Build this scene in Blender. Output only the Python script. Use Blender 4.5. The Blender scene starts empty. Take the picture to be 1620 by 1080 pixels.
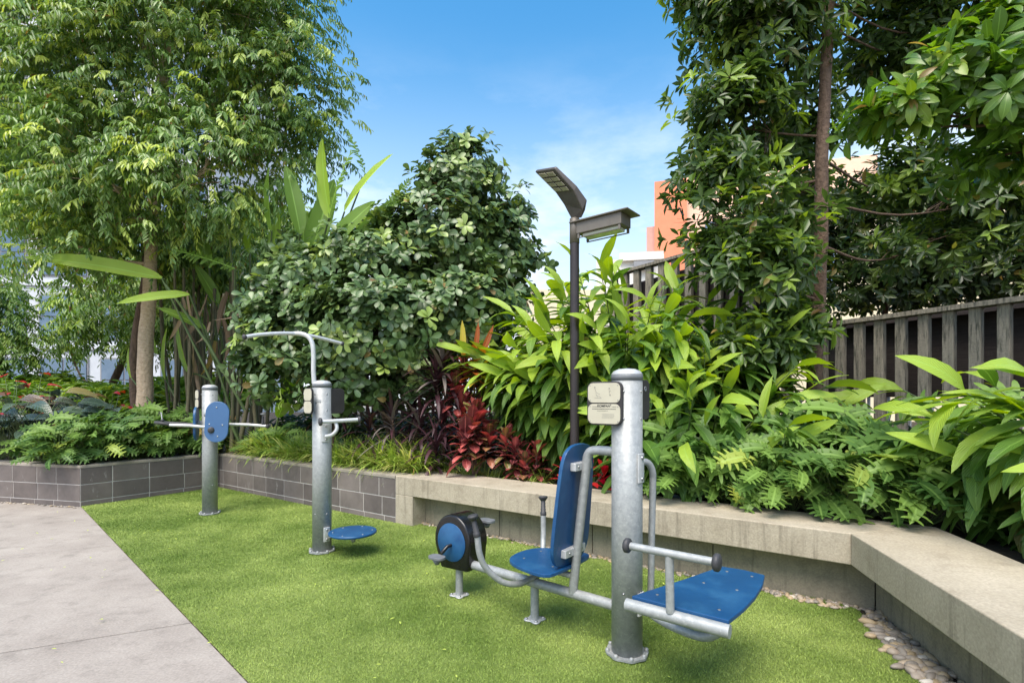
import bpy, bmesh, math, random
import numpy as np
from mathutils import Vector, Matrix
random.seed(7); RNG = np.random.default_rng(11)
S = bpy.context.scene; COL = S.collection
R = math.radians
# ------------------------------------------------------------------ camera
FPX, CX, HY, CH = 810.0, 810.0, 629.0, 1.25        # focal length / centre / horizon in photo pixels, eye height
cd = bpy.data.cameras.new("Camera"); cam = bpy.data.objects.new("Camera", cd); COL.objects.link(cam)
cam.location = (0, 0, CH); cam.rotation_euler = (R(90), 0, 0)
cd.sensor_width = 36; cd.lens = 18; cd.shift_y = (HY-540)/1620; cd.clip_start = .02; cd.clip_end = 2000
S.camera = cam
# ------------------------------------------------------------------ world, sun, exposure
SUN_AZ, SUN_EL = 203, 60                              # degrees right of +Y, above the horizon
w = bpy.data.worlds.new("World"); S.world = w; w.use_nodes = True
nt = w.node_tree; nt.nodes.clear()
out = nt.nodes.new('ShaderNodeOutputWorld'); bg = nt.nodes.new('ShaderNodeBackground')
sky = nt.nodes.new('ShaderNodeTexSky'); sky.sky_type = 'NISHITA'; sky.sun_disc = False
sky.sun_elevation = R(SUN_EL); sky.sun_rotation = R(SUN_AZ); sky.air_density = 1.3; sky.dust_density = 2.2; sky.ozone_density = 2.5
tc = nt.nodes.new('ShaderNodeTexCoord'); sp = nt.nodes.new('ShaderNodeSeparateXYZ'); nt.links.new(tc.outputs['Generated'], sp.inputs[0])
mp = nt.nodes.new('ShaderNodeMapping'); mp.inputs['Scale'].default_value = (1.6, 1.6, 4.5); nt.links.new(tc.outputs['Generated'], mp.inputs[0])
cn = nt.nodes.new('ShaderNodeTexNoise'); cn.inputs['Scale'].default_value = 2.2; cn.inputs['Detail'].default_value = 7; cn.inputs['Roughness'].default_value = .62
nt.links.new(mp.outputs[0], cn.inputs['Vector'])
cr = nt.nodes.new('ShaderNodeMapRange'); cr.inputs[1].default_value = .45; cr.inputs[2].default_value = .75; cr.inputs[4].default_value = .75
nt.links.new(cn.outputs['Fac'], cr.inputs[0])
hz = nt.nodes.new('ShaderNodeMapRange'); hz.interpolation_type = 'SMOOTHSTEP'; hz.inputs[1].default_value = .62; hz.inputs[2].default_value = .05; hz.inputs[3].default_value = 0; hz.inputs[4].default_value = 1.0
nt.links.new(sp.outputs['Z'], hz.inputs[0])
hz2 = nt.nodes.new('ShaderNodeMapRange'); hz2.interpolation_type = 'SMOOTHSTEP'; hz2.inputs[1].default_value = .60; hz2.inputs[2].default_value = .25; hz2.inputs[3].default_value = 0; hz2.inputs[4].default_value = 1.0; nt.links.new(sp.outputs['Z'], hz2.inputs[0])
ml = nt.nodes.new('ShaderNodeMath'); ml.operation = 'MULTIPLY'; nt.links.new(cr.outputs[0], ml.inputs[0]); nt.links.new(hz2.outputs[0], ml.inputs[1])
ad = nt.nodes.new('ShaderNodeMath'); ad.operation = 'MULTIPLY_ADD'; ad.use_clamp = True; ad.inputs[1].default_value = .78
nt.links.new(hz.outputs[0], ad.inputs[0]); nt.links.new(ml.outputs[0], ad.inputs[2])
mx = nt.nodes.new('ShaderNodeMix'); mx.data_type = 'RGBA'; nt.links.new(ad.outputs[0], mx.inputs['Factor'])
hs = nt.nodes.new('ShaderNodeHueSaturation'); hs.inputs['Saturation'].default_value = 1.4; hs.inputs['Hue'].default_value = .490; hs.inputs['Value'].default_value = .92
nt.links.new(sky.outputs[0], hs.inputs['Color'])
nt.links.new(hs.outputs[0], mx.inputs['A']); mx.inputs['B'].default_value = (4.0, 4.35, 4.75, 1)
nt.links.new(mx.outputs['Result'], bg.inputs['Color']); bg.inputs['Strength'].default_value = .15
nt.links.new(bg.outputs[0], out.inputs[0])
sl = bpy.data.lights.new("Sun", 'SUN'); sl.energy = 2.5; sl.angle = R(42); sl.color = (1, .93, .82)
so = bpy.data.objects.new("Sun", sl); COL.objects.link(so)
so.rotation_euler = Vector((math.sin(R(SUN_AZ))*math.cos(R(SUN_EL)), math.cos(R(SUN_AZ))*math.cos(R(SUN_EL)), math.sin(R(SUN_EL)))).to_track_quat('Z', 'Y').to_euler()
S.view_settings.view_transform = 'Standard'; S.view_settings.look = 'None'; S.view_settings.exposure = .99; S.view_settings.gamma = 1
S.render.engine = 'CYCLES'; cy = S.cycles
cy.max_bounces = 7; cy.diffuse_bounces = 4; cy.glossy_bounces = 3; cy.transmission_bounces = 5; cy.transparent_max_bounces = 6
cy.caustics_reflective = False; cy.caustics_refractive = False
try: cy.use_denoising = True; cy.denoiser = 'OPENIMAGEDENOISE'
except Exception: pass

# ------------------------------------------------------------------ helpers
def P(u, v, Y): return Vector(((u-CX)/FPX*Y, Y, CH-(v-HY)/FPX*Y))      # photo pixel at a given distance
def G(u, v, z=0):
    Y = FPX*(CH-z)/(v-HY); return Vector(((u-CX)/FPX*Y, Y, z))          # photo pixel on a level at height z
ORG = {}
def tag(o, label=None, cat=None, group=None, kind=None):
    if label: o['label'] = label
    if cat: o['category'] = cat
    if group: o['group'] = group
    if kind: o['kind'] = kind
    return o
def thing(name, loc, label, cat, group=None, kind=None):
    o = bpy.data.objects.new(name, None); COL.objects.link(o); o.location = loc; ORG[o.name] = Vector(loc); o.empty_display_size = .1
    return tag(o, label, cat, group, kind)
def link(name, me, mat, parent):
    o = bpy.data.objects.new(name, me); COL.objects.link(o)
    if mat: me.materials.append(mat)
    if parent: o.parent = parent; ORG[o.name] = ORG[parent.name]
    return o
class MB:
    def __init__(s): s.v = []; s.f = []; s.s = []
    def add(s, vs, fs, sm=False):
        n = len(s.v); s.v += [Vector(x) for x in vs]
        for f in fs: s.f.append([i+n for i in f]); s.s.append(sm)
        return s
    def box(s, c, d, M=None):
        c = Vector(c); hx, hy, hz_ = d[0]/2, d[1]/2, d[2]/2
        vs = [Vector((x*hx, y*hy, z*hz_)) for x in (-1, 1) for y in (-1, 1) for z in (-1, 1)]
        vs = [(M @ x if M else x)+c for x in vs]
        return s.add(vs, [(0, 1, 3, 2), (4, 6, 7, 5), (0, 4, 5, 1), (2, 3, 7, 6), (0, 2, 6, 4), (1, 5, 7, 3)])
    def tube(s, pts, r, seg=12, cap=True):
        pts = [Vector(p) for p in pts]; n = len(pts); rs = r if isinstance(r, (list, tuple)) else [r]*n
        up = None; rings = []
        for i, p in enumerate(pts):
            t = (pts[min(i+1, n-1)]-pts[max(i-1, 0)]).normalized()
            if up is None:
                up = Vector((0, 0, 1)) if abs(t.z) < .9 else Vector((1, 0, 0))
            x = t.cross(up).normalized(); y = x.cross(t).normalized(); up = y
            rings.append([p+(x*math.cos(a)+y*math.sin(a))*rs[i] for a in [2*math.pi*k/seg for k in range(seg)]])
        vs = [q for rg in rings for q in rg]; fs = []
        for i in range(n-1):
            for k in range(seg):
                k2 = (k+1) % seg; fs.append((i*seg+k, (i+1)*seg+k, (i+1)*seg+k2, i*seg+k2))
        s.add(vs, fs, True)
        if cap:
            s.add(rings[0], [list(range(seg))]); s.add(rings[-1], [list(range(seg))[::-1]])
        return s
    def lathe(s, prof, c, axis=(0, 0, 1), seg=32):
        c = Vector(c); a = Vector(axis).normalized(); h = Vector((1, 0, 0)) if abs(a.x) < .8 else Vector((0, 1, 0))
        x = a.cross(h).normalized(); y = a.cross(x); vs = []; fs = []
        for (r, z) in prof:
            for k in range(seg):
                t = 2*math.pi*k/seg; vs.append(c+a*z+(x*math.cos(t)+y*math.sin(t))*max(r, 1e-5))
        for i in range(len(prof)-1):
            for k in range(seg):
                k2 = (k+1) % seg; fs.append((i*seg+k, i*seg+k2, (i+1)*seg+k2, (i+1)*seg+k))
        return s.add(vs, fs, True)
    def prism(s, ol, z0, z1, M=None):
        n = len(ol); M = M or Matrix()
        vs = [M @ Vector((p[0], p[1], z0)) for p in ol]+[M @ Vector((p[0], p[1], z1)) for p in ol]
        fs = [list(range(n))[::-1], list(range(n, 2*n))]+[(i, (i+1) % n, n+(i+1) % n, n+i) for i in range(n)]
        return s.add(vs, fs)
    def build(s, name, mat, parent=None, bevel=0, seg=2, auto=False):
        o0 = ORG.get(parent.name, Vector()) if parent else Vector()
        me = bpy.data.meshes.new(name); me.from_pydata([tuple(q-o0) for q in s.v], [], s.f)
        me.polygons.foreach_set('use_smooth', s.s)
        bm = bmesh.new(); bm.from_mesh(me); bmesh.ops.recalc_face_normals(bm, faces=bm.faces); bm.to_mesh(me); bm.free()
        o = link(name, me, mat, parent)
        if bevel:
            b = o.modifiers.new('bevel', 'BEVEL'); b.width = bevel; b.segments = seg; b.limit_method = 'ANGLE'; b.angle_limit = R(40)
        return o
def frame(o, x, y, z):
    M = Matrix.Identity(4)
    for i, a in enumerate((x, y, z)):
        a = Vector(a).normalized()
        for j in range(3): M[j][i] = a[j]
    for j in range(3): M[j][3] = o[j]
    return M
def smooth(pts, n=6):
    pts = [Vector(p) for p in pts]; q = [pts[0]*2-pts[1]]+pts+[pts[-1]*2-pts[-2]]; o = []
    for i in range(1, len(q)-2):
        a, b, c, d = q[i-1:i+3]
        for k in range(n):
            t = k/n
            o.append(.5*((2*b)+(c-a)*t+(2*a-5*b+4*c-d)*t*t+(3*b-a-3*c+d)*t**3))
    return o+[pts[-1]]
def rrect(wd, ht, r, n=6):
    o = []
    for cx, cy_, a0 in ((wd/2-r, ht/2-r, 0), (-wd/2+r, ht/2-r, 90), (-wd/2+r, -ht/2+r, 180), (wd/2-r, -ht/2+r, 270)):
        for k in range(n+1):
            a = R(a0+90*k/n); o.append((cx+r*math.cos(a), cy_+r*math.sin(a)))
    return o

# ------------------------------------------------------------------ materials
def newmat(name):
    m = bpy.data.materials.new(name); m.use_nodes = True; t = m.node_tree
    return m, t, t.nodes['Principled BSDF']
def N(t, k, **kw):
    n = t.nodes.new(k)
    for a, b in kw.items():
        if a in n.inputs.keys(): n.inputs[a].default_value = b
        else: setattr(n, a, b)
    return n
def noise_mat(name, c1, c2, scale=8, rough=.8, metal=0, bump=.1, bscale=60, detail=6, c3=None, s3=2.0, t3=(.5, .7), sheen=0, dist=.01, stretch=None, wear=None):
    m, t, b = newmat(name); L = t.links.new
    co = N(t, 'ShaderNodeTexCoord'); src = co.outputs['Object']
    if stretch:
        mpp = N(t, 'ShaderNodeMapping'); mpp.inputs['Scale'].default_value = stretch; L(src, mpp.inputs[0]); src = mpp.outputs[0]
    n = N(t, 'ShaderNodeTexNoise', Scale=scale, Detail=detail, Roughness=.6); L(src, n.inputs['Vector'])
    r = N(t, 'ShaderNodeValToRGB'); r.color_ramp.elements[0].position = .3; r.color_ramp.elements[1].position = .7
    r.color_ramp.elements[0].color = (*c1, 1); r.color_ramp.elements[1].color = (*c2, 1); L(n.outputs['Fac'], r.inputs[0]); c = r.outputs[0]
    if c3:
        n3 = N(t, 'ShaderNodeTexNoise', Scale=s3, Detail=5, Roughness=.65); L(src, n3.inputs['Vector'])
        mr = N(t, 'ShaderNodeMapRange'); mr.inputs[1].default_value, mr.inputs[2].default_value = t3; L(n3.outputs['Fac'], mr.inputs[0])
        mm = N(t, 'ShaderNodeMix', data_type='RGBA'); L(mr.outputs[0], mm.inputs['Factor']); L(c, mm.inputs['A']); mm.inputs['B'].default_value = (*c3, 1); c = mm.outputs['Result']
    L(c, b.inputs['Base Color']); b.inputs['Roughness'].default_value = rough; b.inputs['Metallic'].default_value = metal
    if bump:
        n2 = N(t, 'ShaderNodeTexNoise', Scale=bscale, Detail=4); L(co.outputs['Object'], n2.inputs['Vector'])
        bp = N(t, 'ShaderNodeBump', Strength=bump, Distance=dist); L(n2.outputs['Fac'], bp.inputs['Height']); L(bp.outputs[0], b.inputs['Normal'])
    return m
M_galv = noise_mat('galvanised_steel', (.26, .275, .275), (.37, .385, .38), 38, .5, .25, .1, 140, c3=(.44, .45, .44), s3=70, t3=(.55, .72), dist=.002)
M_galvw = noise_mat('bright_bracket', (.48, .49, .49), (.60, .61, .61), 20, .4, .3, .05, 100, dist=.002)
M_blue = noise_mat('blue_board', (.006, .055, .16), (.009, .07, .19), 6, .38, 0, .25, 420, dist=.001, c3=(.022, .105, .235), s3=5, t3=(.48, .72))
M_bluepale = noise_mat('blue_pad_face', (.045, .115, .25), (.055, .135, .285), 5, .3, 0, .15, 400, dist=.001)
M_black = noise_mat('black_plastic', (.006, .006, .007), (.012, .011, .012), 12, .25, 0, .03, 200, dist=.001)
M_rubber = noise_mat('dark_rubber', (.03, .03, .032), (.05, .05, .055), 30, .55, 0, .1, 200, dist=.002)
M_grey = noise_mat('grey_plastic', (.12, .13, .14), (.17, .18, .19), 12, .5, 0, .05, 200, dist=.001)
M_panel = noise_mat('panel_black', (.025, .022, .022), (.04, .035, .036), 10, .6, 0, .05, 200, dist=.001)
M_cream = noise_mat('cream_plate', (.46, .43, .33), (.52, .49, .38), 14, .45, .1, .03, 200, dist=.001)
M_ink = noise_mat('dark_print', (.05, .05, .045), (.08, .08, .07), 14, .6, 0, 0)
M_inkp = noise_mat('faded_print', (.22, .21, .18), (.28, .27, .23), 14, .6, 0, 0)
M_bronze = noise_mat('bronze_paint', (.14, .12, .10), (.17, .15, .125), 12, .45, .2, .03, 200, dist=.001)
M_head = noise_mat('lamp_head_paint', (.07, .06, .055), (.09, .08, .072), 12, .45, .2, .03, 200, dist=.001)
M_pole = noise_mat('dark_pole_paint', (.030, .024, .026), (.042, .034, .036), 10, .42, .2, .04, 120, dist=.001)
M_lens = noise_mat('frosted_lens', (.5, .55, .42), (.6, .62, .5), 10, .15, 0, 0)
M_led = noise_mat('led_lens', (.24, .22, .15), (.36, .34, .24), 30, .2, 0, 0)
M_led.node_tree.nodes['Principled BSDF'].inputs['Coat Weight'].default_value = .5
M_screw = noise_mat('steel_screw', (.35, .35, .35), (.45, .45, .45), 30, .35, .9, 0)

def conc_mat(name, c1, c2, stain, axis_z=False, rough=.85):
    m, t, b = newmat(name); L = t.links.new
    co = N(t, 'ShaderNodeTexCoord'); o = co.outputs['Object']
    n1 = N(t, 'ShaderNodeTexNoise', Scale=1.6, Detail=8, Roughness=.65); L(o, n1.inputs['Vector'])
    r = N(t, 'ShaderNodeValToRGB'); r.color_ramp.elements[0].position = .32; r.color_ramp.elements[1].position = .68
    r.color_ramp.elements[0].color = (*c1, 1); r.color_ramp.elements[1].color = (*c2, 1); L(n1.outputs['Fac'], r.inputs[0])
    n2 = N(t, 'ShaderNodeTexNoise', Scale=5.5, Detail=9, Roughness=.75); L(o, n2.inputs['Vector'])
    mr = N(t, 'ShaderNodeMapRange'); mr.inputs[1].default_value = .50; mr.inputs[2].default_value = .74; mr.inputs[4].default_value = .7; L(n2.outputs['Fac'], mr.inputs[0])
    m1 = N(t, 'ShaderNodeMix', data_type='RGBA'); L(mr.outputs[0], m1.inputs['Factor']); L(r.outputs[0], m1.inputs['A']); m1.inputs['B'].default_value = (*stain, 1)
    n3 = N(t, 'ShaderNodeTexNoise', Scale=90, Detail=3); L(o, n3.inputs['Vector'])
    m2 = N(t, 'ShaderNodeMix', data_type='RGBA', blend_type='OVERLAY'); m2.inputs['Factor'].default_value = .35
    L(m1.outputs['Result'], m2.inputs['A']); L(n3.outputs['Fac'], m2.inputs['B']); c = m2.outputs['Result']
    if axis_z:      # water-run streaks below the lip, worn into the concrete
        mp = N(t, 'ShaderNodeMapping'); mp.inputs['Scale'].default_value = (9, 9, .55); L(o, mp.inputs[0])
        n4 = N(t, 'ShaderNodeTexNoise', Scale=2.0, Detail=6, Roughness=.7); L(mp.outputs[0], n4.inputs['Vector'])
        mr4 = N(t, 'ShaderNodeMapRange'); mr4.inputs[1].default_value = .53; mr4.inputs[2].default_value = .70; mr4.inputs[4].default_value = .5; L(n4.outputs['Fac'], mr4.inputs[0])
        ge = N(t, 'ShaderNodeNewGeometry'); sx = N(t, 'ShaderNodeSeparateXYZ'); L(ge.outputs['Normal'], sx.inputs[0])
        ab = N(t, 'ShaderNodeMath', operation='ABSOLUTE'); L(sx.outputs['Z'], ab.inputs[0])
        iv = N(t, 'ShaderNodeMath', operation='SUBTRACT', use_clamp=True); iv.inputs[0].default_value = 1; L(ab.outputs[0], iv.inputs[1])
        mu = N(t, 'ShaderNodeMath', operation='MULTIPLY'); L(iv.outputs[0], mu.inputs[0]); L(mr4.outputs[0], mu.inputs[1])
        m3 = N(t, 'ShaderNodeMix', data_type='RGBA'); L(mu.outputs[0], m3.inputs['Factor']); L(c, m3.inputs['A']); m3.inputs['B'].default_value = (*[x*.45 for x in stain], 1); c = m3.outputs['Result']
    L(c, b.inputs['Base Color']); b.inputs['Roughness'].default_value = rough
    nb = N(t, 'ShaderNodeTexNoise', Scale=45, Detail=6, Roughness=.7); L(o, nb.inputs['Vector'])
    bp = N(t, 'ShaderNodeBump', Strength=.35, Distance=.006); L(nb.outputs['Fac'], bp.inputs['Height']); L(bp.outputs[0], b.inputs['Normal'])
    return m
M_path = conc_mat('path_concrete', (.27, .235, .205), (.375, .335, .295), (.15, .13, .112))
M_bench = conc_mat('bench_concrete', (.33, .285, .21), (.45, .395, .305), (.21, .17, .12), True)
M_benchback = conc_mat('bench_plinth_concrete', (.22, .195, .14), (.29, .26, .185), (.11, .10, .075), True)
M_groove = noise_mat('joint_groove', (.05, .045, .04), (.08, .07, .06), 20, .9, 0, 0)
M_soil = noise_mat('soil', (.018, .013, .009), (.045, .032, .02), 14, .95, 0, .8, 40, dist=.03)
def block_mat():
    m, t, b = newmat('block_face'); L = t.links.new
    ge = N(t, 'ShaderNodeNewGeometry'); co = N(t, 'ShaderNodeTexCoord'); o = co.outputs['Object']
    r = N(t, 'ShaderNodeValToRGB'); r.color_ramp.elements[0].color = (.105, .088, .082, 1); r.color_ramp.elements[1].color = (.165, .14, .128, 1); L(ge.outputs['Random Per Island'], r.inputs[0])
    n = N(t, 'ShaderNodeTexNoise', Scale=3, Detail=8, Roughness=.7); L(o, n.inputs['Vector'])
    m2 = N(t, 'ShaderNodeMix', data_type='RGBA', blend_type='OVERLAY'); m2.inputs['Factor'].default_value = .7; L(r.outputs[0], m2.inputs['A']); L(n.outputs['Fac'], m2.inputs['B'])
    mp = N(t, 'ShaderNodeMapping'); mp.inputs['Scale'].default_value = (5, 5, 1.8); L(o, mp.inputs[0])
    n4 = N(t, 'ShaderNodeTexNoise', Scale=1.3, Detail=7, Roughness=.75); L(mp.outputs[0], n4.inputs['Vector'])
    mr = N(t, 'ShaderNodeMapRange'); mr.inputs[1].default_value = .60; mr.inputs[2].default_value = .69; mr.inputs[4].default_value = .8; L(n4.outputs['Fac'], mr.inputs[0])
    m3 = N(t, 'ShaderNodeMix', data_type='RGBA'); L(mr.outputs[0], m3.inputs['Factor']); L(m2.outputs['Result'], m3.inputs['A']); m3.inputs['B'].default_value = (.36, .34, .32, 1)
    L(m3.outputs['Result'], b.inputs['Base Color']); b.inputs['Roughness'].default_value = .85
    nb = N(t, 'ShaderNodeTexNoise', Scale=80, Detail=4); L(o, nb.inputs['Vector'])
    bp = N(t, 'ShaderNodeBump', Strength=.4, Distance=.004); L(nb.outputs['Fac'], bp.inputs['Height']); L(bp.outputs[0], b.inputs['Normal'])
    return m
M_block = block_mat()
M_mortar = noise_mat('mortar', (.36, .34, .32), (.58, .55, .52), 9, .95, 0, .3, 80)
M_cap = noise_mat('cap_stone', (.25, .22, .18), (.36, .32, .27), 5, .9, 0, .3, 60, c3=(.18, .16, .12), s3=3)
def turf_mat(name, blade):
    m, t, b = newmat(name); L = t.links.new
    co = N(t, 'ShaderNodeTexCoord'); o = co.outputs['Object']
    n = N(t, 'ShaderNodeTexNoise', Scale=1.1, Detail=5, Roughness=.6); L(o, n.inputs['Vector'])
    r = N(t, 'ShaderNodeValToRGB'); r.color_ramp.elements[0].position = .40; r.color_ramp.elements[1].position = .64
    r.color_ramp.elements[0].color = (.150, .228, .040, 1); r.color_ramp.elements[1].color = (.32, .405, .105, 1); L(n.outputs['Fac'], r.inputs[0])
    c = r.outputs[0]
    if blade:
        ge = N(t, 'ShaderNodeNewGeometry')
        r2 = N(t, 'ShaderNodeValToRGB'); e = r2.color_ramp.elements; e[0].color = (.36, .40, .32, 1); e[1].color = (.74, .72, .60, 1)
        e.new(.5).color = (.5, .5, .5, 1); L(ge.outputs['Random Per Island'], r2.inputs[0])
        mm = N(t, 'ShaderNodeMix', data_type='RGBA', blend_type='OVERLAY'); mm.inputs['Factor'].default_value = .75; L(c, mm.inputs['A']); L(r2.outputs[0], mm.inputs['B']); c = mm.outputs['Result']
    else:
        n3 = N(t, 'ShaderNodeTexNoise', Scale=170, Detail=3, Roughness=.8); L(o, n3.inputs['Vector'])
        mm = N(t, 'ShaderNodeMix', data_type='RGBA', blend_type='OVERLAY'); mm.inputs['Factor'].default_value = .9; L(c, mm.inputs['A']); L(n3.outputs['Fac'], mm.inputs['B']); c = mm.outputs['Result']
        bp = N(t, 'ShaderNodeBump', Strength=.9, Distance=.02); L(n3.outputs['Fac'], bp.inputs['Height']); L(bp.outputs[0], b.inputs['Normal'])
    L(c, b.inputs['Base Color']); b.inputs['Roughness'].default_value = .55; b.inputs['Specular IOR Level'].default_value = .3
    return m
M_turf = turf_mat('turf_backing', False); M_blade = turf_mat('turf_blades', True)
M_wood = noise_mat('weathered_timber', (.19, .17, .135), (.32, .285, .225), 6, .85, 0, .5, 50, stretch=(8, 8, 1), c3=(.035, .04, .03), s3=5)
M_dark = noise_mat('dark_boarding', (.025, .018, .017), (.048, .036, .033), 6, .8, 0, .3, 30, stretch=(1, 1, 10))
M_bark = noise_mat('pale_bark', (.42, .30, .20), (.64, .49, .345), 9, .9, 0, .8, 30, stretch=(2, 2, 6), c3=(.14, .10, .07), s3=10, t3=(.6, .75), dist=.02)
M_bark2 = noise_mat('brown_bark', (.08, .05, .034), (.17, .11, .075), 9, .9, 0, .9, 30, stretch=(3, 3, 1), dist=.02)
M_stem = noise_mat('green_stem', (.06, .10, .03), (.12, .17, .06), 8, .6, 0, .1, 60)
M_cane = noise_mat('dry_cane', (.07, .065, .035), (.19, .16, .095), 8, .8, 0, .3, 60, stretch=(6, 6, 1), c3=(.05, .07, .03), s3=2)
M_orange = noise_mat('orange_render', (.72, .24, .13), (.78, .27, .15), 3, .9, 0, 0)
M_pink = noise_mat('pink_render', (.52, .30, .25), (.56, .33, .28), 3, .9, 0, 0)
M_peach = noise_mat('peach_render', (.80, .52, .38), (.84, .56, .42), 3, .9, 0, 0)
M_white = noise_mat('white_render', (.66, .64, .60), (.74, .72, .68), 3, .85, 0, 0)
M_creamw = noise_mat('cream_render', (.72, .62, .42), (.80, .70, .50), .6, .9, 0, 0)
M_tower = noise_mat('pale_cladding', (.55, .57, .60), (.64, .66, .68), 2, .7, 0, 0)
M_glass = noise_mat('blue_glass', (.10, .16, .24), (.20, .27, .36), .6, .08, .3, 0)
M_frameg = noise_mat('grey_frame', (.22, .22, .23), (.28, .28, .29), 5, .5, .3, 0)

def leaf_mat(name, dark, light, young, yfrac=.15,  rough=.38, trans=.3, rib=.35, veins=0, edge=None, spec=.5, vdist=.002, dead=.012):
    m, t, b = newmat(name); L = t.links.new
    a = N(t, 'ShaderNodeAttribute', attribute_name='lf'); s = N(t, 'ShaderNodeSeparateXYZ'); L(a.outputs['Vector'], s.inputs[0])
    a2 = N(t, 'ShaderNodeAttribute', attribute_name='lr')
    r = N(t, 'ShaderNodeValToRGB'); r.color_ramp.elements[0].color = (*dark, 1); r.color_ramp.elements[1].color = (*light, 1); r.color_ramp.elements[0].position = .1
    if dead:
        r.color_ramp.elements[1].position = 1-dead-.01; e_ = r.color_ramp.elements.new(1-dead*.6); e_.color = (.34, .24, .07, 1); e_ = r.color_ramp.elements.new(1); e_.color = (.20, .12, .05, 1)
    L(a2.outputs['Fac'], r.inputs[0])
    mr = N(t, 'ShaderNodeMapRange'); mr.inputs[1].default_value = 1-yfrac-.06; mr.inputs[2].default_value = 1-yfrac*.4; L(s.outputs['Z'], mr.inputs[0])
    m1 = N(t, 'ShaderNodeMix', data_type='RGBA'); L(mr.outputs[0], m1.inputs['Factor']); L(r.outputs[0], m1.inputs['A']); m1.inputs['B'].default_value = (*young, 1); c = m1.outputs['Result']
    ab = N(t, 'ShaderNodeMath', operation='ABSOLUTE'); L(s.outputs['X'], ab.inputs[0])
    if edge:
        me_ = N(t, 'ShaderNodeMapRange'); me_.inputs[1].default_value = .35; me_.inputs[2].default_value = .9; me_.inputs[4].default_value = .8; L(ab.outputs[0], me_.inputs[0])
        m5 = N(t, 'ShaderNodeMix', data_type='RGBA'); L(me_.outputs[0], m5.inputs['Factor']); L(c, m5.inputs['A']); m5.inputs['B'].default_value = (*edge, 1); c = m5.outputs['Result']
    if rib:
        mr2 = N(t, 'ShaderNodeMapRange'); mr2.inputs[1].default_value = .10; mr2.inputs[2].default_value = .03; mr2.inputs[4].default_value = rib; L(ab.outputs[0], mr2.inputs[0])
        m2 = N(t, 'ShaderNodeMix', data_type='RGBA'); L(mr2.outputs[0], m2.inputs['Factor']); L(c, m2.inputs['A']); m2.inputs['B'].default_value = (*[min(1, x*1.9+.05) for x in light], 1); c = m2.outputs['Result']
    if veins:
        k = N(t, 'ShaderNodeMath', operation='MULTIPLY_ADD'); k.inputs[1].default_value = -.28; L(ab.outputs[0], k.inputs[0]); L(s.outputs['Y'], k.inputs[2])
        k2 = N(t, 'ShaderNodeMath', operation='MULTIPLY'); k2.inputs[1].default_value = veins*6.28; L(k.outputs[0], k2.inputs[0])
        k3 = N(t, 'ShaderNodeMath', operation='SINE'); L(k2.outputs[0], k3.inputs[0])
        bp = N(t, 'ShaderNodeBump', Strength=.5, Distance=vdist); L(k3.outputs[0], bp.inputs['Height']); L(bp.outputs[0], b.inputs['Normal'])
    L(c, b.inputs['Base Color']); b.inputs['Roughness'].default_value = rough; b.inputs['Specular IOR Level'].default_value = spec
    tr = N(t, 'ShaderNodeBsdfTranslucent'); hs_ = N(t, 'ShaderNodeHueSaturation', Hue=.49, Saturation=1.15, Value=1.5); L(c, hs_.inputs['Color']); L(hs_.outputs[0], tr.inputs['Color'])
    ms = N(t, 'ShaderNodeMixShader'); ms.inputs[0].default_value = trans; L(b.outputs[0], ms.inputs[1]); L(tr.outputs[0], ms.inputs[2])
    L(ms.outputs[0], t.nodes['Material Output'].inputs['Surface'])
    return m
L_fig = leaf_mat('weeping_leaf', (.10, .19, .045), (.26, .39, .11), (.52, .62, .13), .2, .33, .32, .0)
L_far = leaf_mat('soft_green_leaf', (.09, .18, .03), (.19, .32, .06), (.34, .46, .08), .25, .4, .3, 0)
L_shrub = leaf_mat('waxy_leaf', (.06, .115, .034), (.14, .225, .075), (.28, .38, .08), .16, .40, .18, .3, spec=.7)
L_dark = leaf_mat('dark_leaf', (.04, .08, .02), (.10, .17, .04), (.26, .38, .06), .22, .38, .38, .25, spec=.6)
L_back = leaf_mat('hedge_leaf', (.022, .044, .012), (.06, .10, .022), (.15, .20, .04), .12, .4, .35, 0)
L_branch = leaf_mat('bright_broad_leaf', (.07, .15, .022), (.15, .27, .04), (.30, .42, .06), .18, .3, .38, .35)
L_ginger = leaf_mat('ginger_leaf', (.075, .165, .028), (.17, .30, .05), (.36, .50, .06), .20, .36, .30, .35, 16, spec=.5, dead=.03)
L_banana = leaf_mat('paddle_leaf', (.11, .22, .03), (.22, .36, .06), (.38, .55, .08), .3, .36, .45, .6, 34, spec=.5)
L_xan = leaf_mat('lobed_leaf', (.055, .125, .025), (.175, .29, .055), (.36, .44, .08), .04, .5, .25, .3, spec=.35)
L_grass = leaf_mat('strap_grass', (.20, .31, .05), (.38, .52, .11), (.60, .60, .2), .3, .4, .3, .2)
L_red = leaf_mat('croton_leaf', (.07, .018, .022), (.60, .13, .11), (.17, .21, .05), .22, .26, .2, .5, 9, edge=(.20, .055, .055), spec=.7)
L_hot = leaf_mat('croton_top_leaf', (.42, .10, .02), (.62, .22, .04), (.55, .45, .05), .3, .3, .3, .4, 9)
L_burg = leaf_mat('burgundy_strap', (.03, .014, .018), (.08, .03, .038), (.20, .17, .15), .3, .4, .1, .2)
L_cal = leaf_mat('dark_heart_leaf', (.035, .06, .045), (.075, .12, .075), (.16, .07, .045), .14, .24, .12, .35, 9, spec=.7)
L_scar = leaf_mat('scarlet_leaf', (.35, .015, .02), (.6, .03, .03), (.6, .1, .04), .2, .3, .3, .3)
L_dry = leaf_mat('dry_leaf', (.20, .13, .08), (.42, .30, .20), (.5, .42, .3), .2, .8, .2, .2)

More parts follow.
